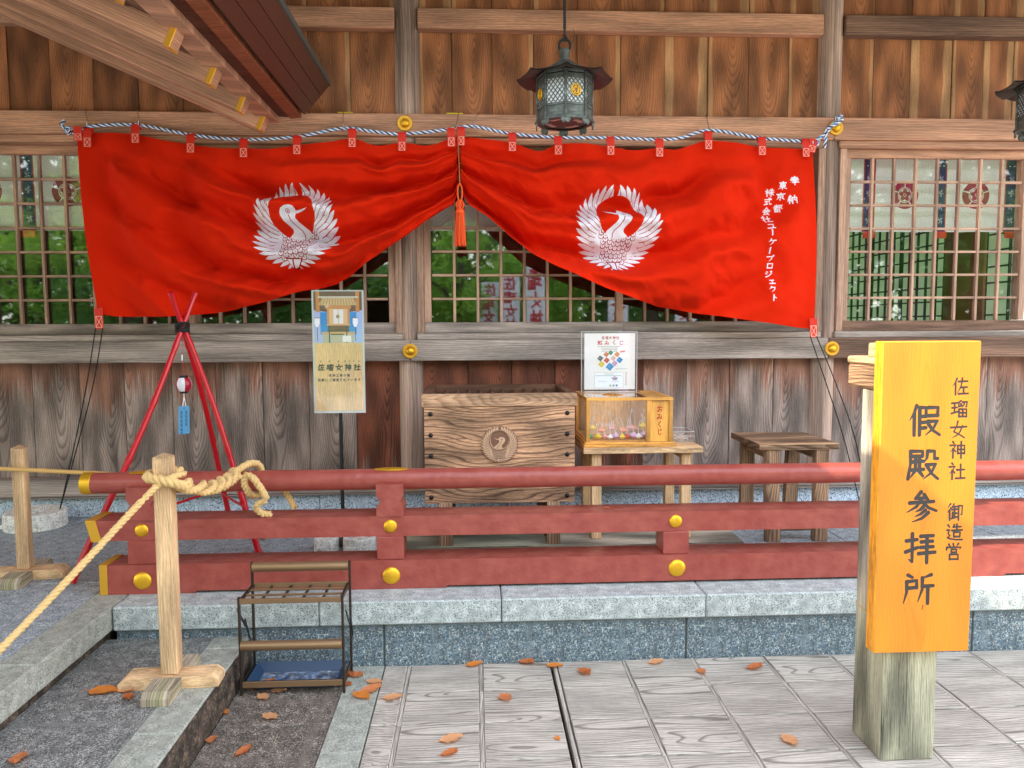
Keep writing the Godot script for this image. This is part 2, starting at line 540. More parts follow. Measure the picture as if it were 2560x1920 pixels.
# the crane in a ring: unit circle, y up, drawn at c with radius s
func crane(im: Image, c: Vector2, s: float, flip: float, white: Color, line: Color) -> void:
	var at := func(x: float, y: float) -> Vector2: return c + Vector2(x * flip, -y) * s
	var feather := func(ta: float, tr: float, ba: float, br: float, w: float) -> void:
		var b := Vector2(cos(ba), sin(ba)) * br
		var t := Vector2(cos(ta), sin(ta)) * tr
		var m := (b + t) * 0.5 * 1.07
		for pass_ in 2:
			var ww := w + (0.014 if pass_ == 0 else 0.0)
			var l := PackedVector2Array()
			var r := PackedVector2Array()
			for k in 9:
				var f := k / 8.0
				var p := b.lerp(m, f).lerp(m.lerp(t, f), f)
				var d := (m - b).lerp(t - m, f).normalized()
				var h := ww * (1.0 - pow(f, 3.0)) * (0.75 + 0.5 * f)
				var nn := Vector2(-d.y, d.x) * h
				l.push_back(at.call(p.x + nn.x, p.y + nn.y))
				r.push_back(at.call(p.x - nn.x, p.y - nn.y))
			r.reverse()
			l.append_array(r)
			fill_poly(im, l, line if pass_ == 0 else white)
	disc(im, c, s * .9, white)
	for side in [1.0, -1.0]:
		for k in range(17, -1, -1):
			var a := deg_to_rad(94.0 + k * 9.8)
			var sw := deg_to_rad(20.0 + k * 0.9)
			feather.call(PI / 2 + (a - PI / 2) * side, 1.0, PI / 2 + (a + sw - PI / 2) * side, 0.62, 0.062)
	for side in [1.0, -1.0]:
		for k in range(11, -1, -1):
			var a := deg_to_rad(122.0 + k * 11.0)
			feather.call(PI / 2 + (a - PI / 2) * side, 0.80, PI / 2 + (a + 0.42 - PI / 2) * side, 0.40, 0.072)
	# body
	var bp := PackedVector2Array()
	for k in 40:
		var a := TAU * k / 40
		bp.push_back(at.call(0.02 + 0.53 * cos(a), -0.33 + 0.46 * sin(a)))
	fill_poly(im, bp, white)
	for r in range(7, -1, -1):
		var cnt := 9 - (r + 1) / 2
		for k in cnt:
			var x := 0.03 + (k - (cnt - 1) * 0.5) * 0.106
			var y := -0.20 - r * 0.085 + 0.20 * pow(absf(x) / 0.45, 2.0)
			if Vector2(x / 0.5, (y + 0.36) / 0.46).length() > 1.0:
				continue
			var cc: Vector2 = at.call(x, y)
			disc(im, cc, s * 0.066, line, 0.92)
			disc(im, cc - Vector2(0, .006) * s, s * 0.056, white, 0.9)
			disc(im, cc - Vector2(0, .03) * s, s * 0.05, white, 0.9)
			fill_poly(im, PackedVector2Array([cc + Vector2(-.02, -.03) * s, cc + Vector2(0, .022) * s, cc + Vector2(.02, -.03) * s, cc + Vector2(0, .004) * s]), line)
	fill_poly(im, PackedVector2Array([at.call(-.16, -.76), at.call(.2, -.76), at.call(.1, -.98), at.call(-.02, -1.0)]), line)
	fill_poly(im, PackedVector2Array([at.call(-.14, -.78), at.call(-.03, -.78), at.call(-.03, -.97)]), white)
	fill_poly(im, PackedVector2Array([at.call(-.0, -.78), at.call(.17, -.78), at.call(.09, -.94), at.call(0, -.98)]), white)
	# red disc and the crane's neck and head
	var hp := PackedVector2Array()
	for k in 48:
		hp.push_back(at.call(-.03 + .52 * cos(TAU * k / 48), .25 + .52 * sin(TAU * k / 48)))
	fill_poly(im, hp, M.get("ring_red", line))
	fill_poly(im, PackedVector2Array([at.call(-.03, .6), at.call(-.085, 1.04), at.call(.075, 1.04), at.call(.03, .6)]), M.get("ring_red", line))
	var neck := [-170, -173, -90, -98, -85, -48, -120, 2, -190, 72, -235, 162, -235, 222, -200, 282, -130, 317, -50, 327, 15, 307, 40, 262, 45, 212, 20, 162, 15, 122, 60, 62, 140, -8, 210, -68, 240, -123, 180, -178, 105, -203, 10, -218, -90, -203]
	var np := PackedVector2Array()
	for k in range(0, neck.size(), 2):
		np.push_back(at.call(neck[k] / 775.0, neck[k + 1] / 775.0))
	fill_poly(im, np, white)
	fill_poly(im, PackedVector2Array([at.call(.052, .305), at.call(.33, .364), at.call(.26, .318), at.call(.064, .248)]), white)
	var eye: Vector2 = at.call(-.116, .293)
	disc(im, eye, s * .046, line)
	disc(im, eye, s * .034, white)
	disc(im, eye, s * .014, line)
	var ln := [-.116, .22, -.09, .12, 0, .0, .1, -.08, .14, -.16, .14, -.25]
	for k in range(0, ln.size() - 2, 2):
		dab(im, at.call(ln[k], ln[k + 1]), at.call(ln[k + 2], ln[k + 3]), s * .008, s * .008, line)

func crest(im: Image, c: Vector2, r: float, col: Color, white: Color) -> void:
	disc(im, c, r, col)
	for k in 5:
		var a := PI / 2 + PI / 5 + TAU * k / 5
		dab(im, c + Vector2(cos(a), sin(a)) * r * .5, c + Vector2(cos(a), sin(a)) * r * 1.02, r * .035, r * .05, white)
	disc(im, c, r * .56, white)
	disc(im, c, r * .5, col)
	disc(im, c, r * .45, white)
	for k in 5:
		var a := -PI / 2 + TAU * k / 5
		disc(im, c + Vector2(cos(a), sin(a)) * r * .27, r * .165, col)
	disc(im, c, r * .08, col)

func tex(im: Image) -> ImageTexture:
	return ImageTexture.create_from_image(im)

func lin(r: float, g: float, b: float) -> Color:
	return Color(r, g, b).linear_to_srgb()

func mat(called: String, col: Color, rough := 0.7, metal := 0.0, t: Texture2D = null) -> StandardMaterial3D:
	var m := StandardMaterial3D.new()
	m.resource_name = called
	m.albedo_color = col
	m.roughness = rough
	m.metallic = metal
	if t:
		m.albedo_texture = t
	M[called] = m
	return m

func tri_mat(called: String, imgs: Array, metres: float, rough: float, bump: float, tint := Color.WHITE) -> StandardMaterial3D:
	var m := mat(called, tint, rough, 0.0, tex(imgs[0]))
	m.uv1_triplanar = true
	m.uv1_world_triplanar = true
	m.uv1_scale = Vector3.ONE / metres
	m.uv1_triplanar_sharpness = 8.0
	if bump > 0.0:
		m.heightmap_enabled = true
		m.heightmap_texture = tex(imgs[1])
		m.heightmap_scale = bump
	return m

func C(h: String) -> Color:
	return Color.html(h)

# ---------------------------------------------------------------- materials
var W := {}

func wood_set(called: String, cnt: int, w: int, h: int, rough: float, o: Dictionary, vary: Callable) -> void:
	var a := []
	for k in cnt:
		var d := o.duplicate()
		vary.call(d, k)
		var im := wood_img(w, h, hash(called) % 9973 + k * 17, d)
		var m := mat(called + str(k), Color.WHITE, rough, 0.0, tex(im))
		m.metallic_specular = 0.35
		m.heightmap_enabled = true
		m.heightmap_texture = m.albedo_texture
		m.heightmap_scale = o.get("bump", 0.12)
		a.append(m)
	W[called] = a

func pick(called: String) -> StandardMaterial3D:
	return W[called][rng.randi() % W[called].size()]

func make_materials() -> void:
	wood_set("upper", 7, 144, 352, 0.62, {"early": C("a16845"), "late": C("704427"), "sap": C("bd9066"), "check": .15, "fib": .07, "sharp": .4, "w": .27, "l": .55, "con": .5, "blotch": .2}, func(d, k):
		d.cx = [-.2, .1, .3, -.1, .0, .9, .2][k]
		d.slope = [.1, .16, .05, .12, .2, .02, .08][k]
		d.z0 = [.02, .0, .06, .01, -.04, .2, .03][k]
		d.pitch = [.009, .011, .008, .010, .012, .007, .009][k]
		d.sl = [-1, .1, -1, -1, -1, .2, -1][k]
		d.sr = [.1, -1, -1, -1, -1, .22, -1][k]
		if k == 6: d.early = C("7f5034"))
	wood_set("lower", 6, 144, 352, 0.72, {"early": C("8c6251"), "late": C("5e4235"), "grey": C("a0938b"), "check": .15, "fib": .07, "grey_from": .1, "sharp": .4, "w": .29, "l": .74, "con": .55, "blotch": .22}, func(d, k):
		d.cx = [.1, -.2, .6, .0, -.4, .2][k]
		d.slope = [.12, .06, .02, .16, .09, .1][k]
		d.z0 = [.0, .04, .15, -.04, .03, .01][k]
		d.pitch = [.010, .008, .007, .011, .009, .010][k]
		d.grey_from = [.08, .12, .05, .16, .1, .2][k])
	wood_set("redlower", 3, 144, 352, 0.66, {"early": C("7f4a36"), "late": C("502c20"), "check": .15, "fib": .07, "sharp": .4, "grey": C("96877f"), "grey_from": .5, "w": .29, "l": .74, "con": .75, "blotch": .2}, func(d, k):
		d.cx = [.1, -.3, .2][k]
		d.slope = [.14, .08, .05][k]
		d.grey_from = [.34, .55, .7][k])
	wood_set("beam", 3, 128, 512, 0.66, {"early": C("c9977a"), "late": C("a27357"), "check": .2, "w": .3, "l": 1.4, "con": .55, "cx": 1.2, "z0": .05, "slope": .03, "pitch": .011, "blotch": .12}, func(d, k):
		d.cx = [1.2, -.9, .5][k])
	wood_set("greybeam", 3, 128, 512, 0.74, {"early": C("a99b92"), "late": C("84746b"), "check": .25, "w": .3, "l": 1.4, "con": .6, "pitch": .010, "blotch": .16}, func(d, k):
		d.cx = [.9, -.7, .3][k]
		d.slope = [.03, .02, .05][k])
	wood_set("darkbeam", 2, 128, 512, 0.7, {"early": C("8a6a58"), "late": C("5a4136"), "w": .3, "l": 1.4, "con": .6, "pitch": .010, "blotch": .16}, func(d, k):
		d.cx = [.9, -.7][k])
	wood_set("pillar", 3, 160, 512, 0.72, {"early": C("a98f80"), "late": C("7a6255"), "check": .3, "sap": C("a39a92"), "w": .5, "l": 1.3, "con": .45, "sharp": .5, "pitch": .016, "blotch": .25}, func(d, k):
		d.cx = [.1, -.2, .3][k]
		d.slope = [.08, .05, .1][k])
	wood_set("lattice", 2, 64, 256, 0.66, {"early": C("c49e88"), "late": C("a37e68"), "check": .1, "w": .1, "l": .6, "con": .5, "cx": 1.5, "pitch": .008}, func(d, k):
		d.cx = [1.5, -1.1][k])
	wood_set("fresh", 3, 96, 384, 0.62, {"check": .2, "early": C("dcb78c"), "late": C("bb9068"), "grey": C("b3a394"), "w": .12, "l": .8, "con": .5, "pitch": .009}, func(d, k):
		d.cx = [.6, -.3, 1.0][k]
		d.slope = [.03, .05, .02][k])
	wood_set("grown", 2, 96, 256, 0.8, {"early": C("b5a48e"), "late": C("8c7c68"), "grey": C("74784e"), "grey_from": .12, "grey_most": .6, "w": .12, "l": .3, "con": .6, "pitch": .009}, func(d, k):
		d.cx = [.5, -.3][k])
	wood_set("honey", 2, 96, 384, 0.42, {"check": .1, "early": C("dca257"), "late": C("b87c38"), "w": .14, "l": .5, "con": .45, "pitch": .006}, func(d, k):
		d.cx = [1.4, -.8][k])
	wood_set("zelkova", 2, 320, 640, 0.55, {"early": C("bb9070"), "late": C("5f4434"), "w": .52, "l": .82, "con": .75, "sharp": .5, "pitch": .022, "blotch": .2, "fib": .14}, func(d, k):
		d.cx = [-.18, .1][k]
		d.slope = [.0, .1][k]
		d.z0 = [.03, .0][k])
	wood_set("rim", 1, 96, 512, 0.58, {"early": C("c39c7c"), "late": C("8f6a50"), "w": .1, "l": .82, "con": .6, "pitch": .016, "cx": 0, "z0": -.12, "slope": .3}, func(_d, _k): pass)
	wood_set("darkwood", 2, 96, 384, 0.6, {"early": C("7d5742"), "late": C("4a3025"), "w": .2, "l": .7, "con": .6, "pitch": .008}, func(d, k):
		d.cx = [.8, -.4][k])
	wood_set("stool", 3, 128, 256, 0.6, {"early": C("a58467"), "late": C("664a38"), "sap": C("c09a74"), "w": .2, "l": .5, "con": .8, "pitch": .011, "blotch": .2}, func(d, k):
		d.cx = [.1, -.5, .4][k]
		d.sr = [.2, -1, -1][k])
	wood_set("deck", 10, 256, 320, 0.8, {"early": C("bdb2a6"), "late": C("7f7468"), "w": .26, "l": .32, "con": .85, "sharp": .62, "pitch": .016, "blotch": .06, "fib": .1, "check": .35, "bump": .15}, func(d, k):
		d.cx = [.1, -.3, .4, -.1, 1.2, .2, -.9, .0, .6, -1.6][k]
		d.slope = [.1, .05, .16, .2, .02, .08, .01, .3, .03, .0][k]
		d.z0 = [-.01, .03, -.03, -.05, .1, .01, .06, -.08, .02, .0][k]
		d.pitch = [.018, .013, .02, .024, .012, .016, .011, .026, .015, .009][k])
	wood_set("old_post", 2, 128, 512, 0.8, {"early": C("aca08e"), "late": C("857968"), "check": .4, "grey": C("8e8f74"), "grey_from": .7, "grey_most": .6, "w": .2, "l": 1.4, "con": .3, "sharp": .5, "pitch": .008, "blotch": .3}, func(d, k):
		d.cx = [.7, -.4][k])
	wood_set("copperwood", 2, 96, 384, 0.5, {"early": C("5b382a"), "late": C("3f261c"), "w": .2, "l": 1.2, "con": .5, "cx": 1.2, "pitch": .010}, func(d, k):
		if k == 1:
			d.early = C("8a5238")
			d.late = C("5f3421"))
	# stone
	var gran := [C("d9dde0"), C("cfd5da"), C("c3cacf"), C("dfe2e4"), C("b4bcc2"), C("8d979f"), C("d4d8db"), C("e6e8ea"), C("707a82"), C("c8cfd4")]
	tri_mat("granite", cells_img(512, 3, 130.0, gran, C("c0c6ca"), .05, .12), .42, .62, .03)
	M.granite.albedo_color = Color(.9, .9, .87)
	tri_mat("granite_blue", cells_img(512, 4, 100.0, [C("c9d7e4"), C("d8e2ea"), C("b9c8d6"), C("dfe6ec"), C("c4d2df"), C("34414d"), C("cfdae4"), C("9fb2c4")], C("c4d0da"), .05, .08), .5, .5, .02)
	tri_mat("granite_floor", cells_img(512, 6, 100.0, [C("a2a297"), C("b0afa4"), C("929388"), C("bbb9ae"), C("80827a"), C("a8a698"), C("989a8e")], C("9a9b90"), .05, .1), .42, .7, .03)
	var peb := [C("87939a"), C("96a4ab"), C("68767e"), C("abb5b8"), C("536069"), C("bac1be"), C("7d96a5"), C("d8dad2"), C("637c8d"), C("94989a"), C("7a97a4"), C("48555c")]
	tri_mat("pebble_wall", cells_img(512, 8, 66.0, peb, C("55636a"), .35, .12), .42, .5, .22)
	tri_mat("pebble_floor", cells_img(512, 9, 88.0, [C("8f908e"), C("a6a5a1"), C("6f7070"), C("b5b2ab"), C("555655"), C("9d968e"), C("828583"), C("c6c2b8")], C("5c5c5a"), .3, .16), .42, .6, .15)
	tri_mat("pebble_platform", cells_img(512, 11, 88.0, [C("a4aab0"), C("bcc1c4"), C("7f878e"), C("ced1d1"), C("5a6269"), C("adb1b3"), C("929ca5"), C("dcdedb")], C("8a9298"), .3, .12), .42, .6, .12)
	tri_mat("pebble_brown", cells_img(512, 12, 88.0, [C("7d7167"), C("968a7e"), C("5f564e"), C("a89e93"), C("4a413a"), C("8a796a"), C("bdb3a6"), C("73675e")], C("4c443d"), .3, .2), .42, .65, .15)
	tri_mat("stained", cells_img(512, 14, 60.0, [C("4f4136"), C("5d4d40"), C("41352c"), C("6c5d50"), C("39302a"), C("564536")], C("3a302a"), .15, .45), .5, .75, .1)
	tri_mat("stained_curb", cells_img(512, 15, 130.0, [C("8d8578"), C("9b9486"), C("7b7468"), C("a59d90"), C("6f675b")], C("857d70"), .05, .3), .42, .72, .03)
	tri_mat("gravel", cells_img(512, 16, 60.0, [C("b5b0a6"), C("c4c0b6"), C("a19c92"), C("d0ccc2"), C("8f8a82")], C("8a857c"), .25, .12), 1.2, .85, .0)
	tri_mat("hardcore", cells_img(256, 18, 40.0, [C("e6e4de"), C("f0eee8"), C("dedbd3"), C("e9e6de"), C("c9bda8"), C("f2f0ea")], C("dcd8ce"), .06, .1), .3, .75, .05)
	# metals and paints
	mat("gold", C("f0b830"), .28, .75)
	M.gold.roughness = .42
	mat("gold_flat", C("e6ac38"), .45, .55)
	mat("lacquer", C("a03227"), .32)
	var ln := noise(6, .012, FastNoiseLite.TYPE_SIMPLEX, 4).get_seamless_image(256, 256)
	M.lacquer.uv1_triplanar = true
	M.lacquer.uv1_world_triplanar = true
	M.lacquer.uv1_scale = Vector3.ONE * 2.4
	M.lacquer.heightmap_enabled = true
	M.lacquer.heightmap_texture = tex(ln)
	M.lacquer.heightmap_scale = .35
	var lc := Image.create(256, 256, false, Image.FORMAT_RGB8)
	for y in 256:
		for x in 256:
			var q := ln.get_pixel(x, y).r
			lc.set_pixel(x, y, C("93423a").lerp(C("a8564a"), q))
	M.lacquer.albedo_color = Color.WHITE
	M.lacquer.albedo_texture = tex(lc)
	M.lacquer.metallic_specular = .45
	mat("bronze", C("4c5654"), .55, .35)
	var bn := noise(16, .02, FastNoiseLite.TYPE_SIMPLEX, 4).get_seamless_image(128, 128)
	var bi := Image.create(128, 128, false, Image.FORMAT_RGB8)
	for y in 128:
		for x in 128:
			bi.set_pixel(x, y, C("40433f").lerp(C("77807a"), pow(bn.get_pixel(x, y).r, 1.5)))
	M.bronze.albedo_color = Color.WHITE
	M.bronze.albedo_texture = tex(bi)
	M.bronze.uv1_triplanar = true
	M.bronze.uv1_scale = Vector3.ONE * 6
	mat("bronze_red", C("5a4843"), .6, .3)
	mat("iron", C("1c1e22"), .45, .4)
	mat("steel", C("b9bcc0"), .25, 1.0)
	mat("shade_paper", C("dfe2e6"), .7)
	mat("red_bamboo", C("c4101e"), .28)
	mat("bamboo", C("d3a763"), .45)
	mat("black_cord", C("17181a"), .8)
	mat("orange_silk", C("f5550c"), .55)
	M.orange_silk.rim_enabled = true
	M.orange_silk.rim = .1
	mat("orange_cord", C("cc5a2c"), .6)
	mat("white_cord", C("eef0f2"), .75)
	mat("blue_cord", C("2f7fc4"), .75)
	mat("navy_cord", C("15356b"), .75)
	mat("straw", C("d9b478"), .75)
	var wt := Image.create(4, 4, false, Image.FORMAT_RGB8)
	wt.fill(Color.WHITE)
	mat("glass", Color(.93, .97, .96, .08), .02, 1.0, tex(wt))
	M.glass.transparency = BaseMaterial3D.TRANSPARENCY_ALPHA
	mat("clear", Color(.95, .97, .97, .02), .03)
	M.clear.transparency = BaseMaterial3D.TRANSPARENCY_ALPHA
	mat("plastic_edge", C("c4c9c9"), .25)
	mat("dark_brown", C("2a211c"), .8)  # even dark brown for hidden layers and the bottoms of gaps
	mat("tape", C("c9b020"), .7)
	mat("copper_clad", C("57362a"), .45, .25)
	mat("patina", C("4a4c46"), .7, .2)
	mat("brown_metal", C("9c7c5c"), .34, .6)
	mat("brown_dark", C("40342b"), .4, .5)
	mat("tray", C("27405f"), .4)
	mat("tray_dirt", Color.WHITE, .5, 0.0, tex(cells_img(256, 31, 26.0, [C("51688c"), C("7d8592"), C("9a9da4"), C("65748c")], C("38435a"), .12, .5)[0]))
	mat("black_plastic", C("141518"), .45)
	mat("beak_pink", C("b58f86"), .6)
	mat("shoji", C("d3e6cb"), .8)
	M.shoji.backlight_enabled = true
	M.shoji.backlight = C("e0f0d8")
	mat("dark_bar", C("22241f"), .7)
	mat("brown_panel", C("a8733a"), .5)
	mat("bark", C("4d443d"), .9)
	mat("floor_dark", C("5a4633"), .5)
	mat("leaf_green", C("6f9a35"), .5)
	M.leaf_green.backlight_enabled = true
	M.leaf_green.backlight = C("8fb545")
	mat("leaf_dark", C("3f6a2a"), .5)
	M.leaf_dark.backlight_enabled = true
	M.leaf_dark.backlight = C("5f8a35")
	for k in 4:
		var m := mat("dry_leaf%d" % k, [C("dc8434"), C("cf7f4e"), C("dca070"), C("bd6a38")][k], .65)
		m.backlight_enabled = true
		m.backlight = C("a8622c")

# ---------------------------------------------------------------- ground, platform, deck
func build_ground() -> void:
	var g := part(self, numbered("ground"), bx(Vector3(140, .1, 140), 0.0), M.gravel, Vector3(0, -.13, 40))
	g.set_meta("kind", "structure")
	# stone platform that carries the hall
	var p := setting("platform")
	var xs := [-8.0, -5.3, -3.36, -2.455, -1.55, -.65, .25, 1.15, 2.05, 2.95, 3.85, 9.0]
	for k in xs.size() - 1:
		slab(p, "paving_slab", Vector3(xs[k] + .003, .1, -.2), Vector3(xs[k + 1] - .003, .3, 1.3), M.pebble_platform, .004)
	slab(p, "paving_slab", Vector3(-2.9, .1, 1.306), Vector3(-1.72, .3, 2.45), M.pebble_platform, .004)
	slab(p, "paving_slab", Vector3(-2.9, .1, 2.456), Vector3(-1.72, .3, 4.2), M.pebble_platform, .004)
	slab(p, "paving_slab", Vector3(-4.4, .1, 1.306), Vector3(-2.906, .3, 4.2), M.pebble_platform, .004)
	slab(p, "bedding", Vector3(-8, -.1, -.2), Vector3(9, .096, 1.29), M.dark_brown, 0.0)
	var cs := [-1.566, -.687, .11, 1.025, 1.94, 2.86, 3.8, 4.7]
	for k in cs.size() - 1:
		slab(p, "cap_stone", Vector3(cs[k] + .002, .194, 1.306), Vector3(cs[k + 1] - .002, .3, 1.639), M.granite, .006)
	var ps := [-1.566, -.41, .944, 2.278, 3.6, 4.7]
	for k in ps.size() - 1:
		slab(p, "plinth_panel", Vector3(ps[k] + .004, -.05, 1.295), Vector3(ps[k + 1] - .004, .192, 1.61), M.pebble_wall, .003)
		if k > 0:
			slab(p, "joint_strip", Vector3(ps[k] - .0035, -.05, 1.3), Vector3(ps[k] + .0035, .19, 1.606), M.patina, 0.0)
	var cz := [1.306, 2.188, 3.1, 4.2]
	for k in 3:
		slab(p, "curb_stone", Vector3(-1.717, .194, cz[k] + .002), Vector3(-1.57, .3, cz[k + 1] - .002), M.stained_curb if k == 9 else M.granite_floor, .006)
		slab(p, "curb_base", Vector3(-1.717, -.05, cz[k] + .002), Vector3(-1.605, .192, cz[k + 1] - .002), M.stained, .003)
	# landing one step down
	var s := setting("landing")
	slab(s, "paving_slab", Vector3(-1.604, -.05, 1.611), Vector3(-1.147, .149, 4.2), M.pebble_floor, .003)
	var lz := [1.611, 1.735, 2.409, 3.05, 4.2]
	for k in 4:
		slab(s, "curb_stone", Vector3(-1.146, .03, lz[k] + .0015), Vector3(-.99, .15, lz[k + 1] - .0015), M.granite_floor, .005)
		slab(s, "riser_stone", Vector3(-1.146, -.05, lz[k] + .0015), Vector3(-.993, .0285, lz[k + 1] - .0015), M.stained, .003)
		slab(s, "riser_stone", Vector3(-.9895, .0, lz[k] + .0015), Vector3(-.987, .142, lz[k + 1] - .0015), M.stained, 0.0)
	# lower pavement
	var q := setting("pavement")
	var qz := [1.611, 2.095, 2.75, 4.2]
	for k in 3:
		slab(q, "paving_slab", Vector3(-.986, -.06, qz[k] + .002), Vector3(-.56, 0, qz[k + 1] - .002), M.pebble_brown, .003)
	var gz := [1.611, 2.3, 3.1, 4.2]
	for k in 3:
		slab(q, "edging_stone", Vector3(-.557, -.06, gz[k] + .0015), Vector3(-.409, .001, gz[k + 1] - .0015), M.granite_floor, .003)
	# wooden deck: planks along x, cut by inlaid strips
	var d := setting("deck")
	var bx_ := [-.404, -.298, .017, .326, .34, .654, .969, 1.291, 1.601, 1.92, 2.252, 2.57, 2.89, 3.2, 3.52]
	var zz := [1.613, 1.868, 2.122, 2.376, 2.63, 2.884, 3.138, 3.392, 3.646]
	for r in zz.size() - 1:
		for k in bx_.size() - 1:
			var x0: float = bx_[k] + (.009 if k > 0 else 0.0)
			var x1: float = bx_[k + 1] - .009
			if k == 2:
				x1 = .322
			if k == 3:
				continue
			if k == 4:
				x0 = .357
			var drop := rng.randf() * .0025
			var o := plank(d, "plank", Vector3(x0, -.04, zz[r] + .0045), Vector3(x1, .001 - drop, zz[r + 1] - .0045), W.deck[rng.randi() % 10], .003, 0, 2)
			o.rotation.y = PI * (rng.randi() % 2)
			o.rotation.z = rng.randf_range(-.002, .002)
	for k in range(1, bx_.size() - 1):
		if k == 3:
			continue
		var x: float = bx_[k] + (.004 if k == 4 else 0.0)
		for r in zz.size() - 1:
			slab(d, "inlay_strip", Vector3(x - .0075, -.04, zz[r] + .001), Vector3(x + .0075, -.003, zz[r + 1] - .001), W.deck[9 if r % 2 else 4], .002, 2, .3, .5)
	slab(d, "joist", Vector3(-.404, -.1, 1.613), Vector3(3.6, -.045, 3.66), M.dark_brown, 0.0)

# ---------------------------------------------------------------- the hall behind
func nail_cover(parent: Node3D, at: Vector3, r := .047) -> void:
	var o := part(parent, "nail_cover", lathe([Vector2(r * .96, 0), Vector2(r, .002), Vector2(r, .008), Vector2(r * .95, .011), Vector2(r * .64, .011), Vector2(r * .6, .006), Vector2(.0001, .006)], 28), M.gold_flat, at, Vector3(PI / 2, 0, 0))
	part(o, "boss", lathe([Vector2(r * .6, 0), Vector2(r * .56, .009), Vector2(r * .42, .017), Vector2(r * .22, .022), Vector2(.0001, .023)], 24), M.gold, Vector3(0, .005, 0))

func window(parent: Node3D, x0: float, x1: float, z: float, ncol: int, left_open := true) -> void:
	# one sliding sash: stiles and rails, lattice bars in front of the panes
	var y0 := 1.455
	var y1 := 2.622
	var gy0 := 1.522
	var gy1 := 2.568
	var sx := x1 - x0
	var lx := x0 + .042
	var rx := x1 - .042
	var mid := Node3D.new()
	mid.name = "window"
	parent.add_child(mid, true)
	mid.position = Vector3((x0 + x1) * .5, y0, z)
	var loc := -mid.position
	var add := func(called: String, lo: Vector3, hi: Vector3, m: Material, g: int) -> void:
		slab(mid, called, lo + loc, hi + loc, m, .002, g, .1, .6)
	add.call("bottom_rail", Vector3(x0, y0, z - .018), Vector3(x1, gy0, z + .018), pick("darkbeam") if x0 > 2.3 else pick("greybeam"), 0)
	add.call("top_rail", Vector3(x0, gy1, z - .018), Vector3(x1, y1, z + .018), pick("beam"), 0)
	add.call("stile", Vector3(x0, gy0 + .001, z - .018), Vector3(lx, gy1 - .001, z + .018), pick("lattice"), 1)
	add.call("stile", Vector3(rx, gy0 + .001, z - .018), Vector3(x1, gy1 - .001, z + .018), pick("lattice"), 1)
	var pc := (rx - lx) / ncol
	var pr := (gy1 - gy0) / 7.0
	for k in range(1, ncol):
		var x := lx + pc * k
		add.call("lattice_bar", Vector3(x - .0085, gy0 + .001, z - .01), Vector3(x + .0085, gy1 - .001, z + .0155), pick("lattice"), 1)
	for r in range(1, 7):
		var y := gy0 + pr * r
		for k in ncol:
			add.call("lattice_bar", Vector3(lx + pc * k + .0086, y - .0075, z - .008), Vector3(lx + pc * (k + 1) - .0086, y + .0075, z + .0125), pick("lattice"), 0)
	var key := "pane%.4f" % pc
	if not box_cache.has(key):
		box_cache[key] = bx(Vector3(pc - .002, pr - .002, .003), 0.0).mesh()
	for r in 7:
		for k in ncol:
			var o := part(mid, "pane", box_cache[key], M.glass, Vector3(lx + pc * (k + .5), gy0 + pr * (r + .5), z - .0145) + loc)
			o.rotation = Vector3(rng.randf_range(-.0016, .0016), rng.randf_range(-.0016, .0016), 0)

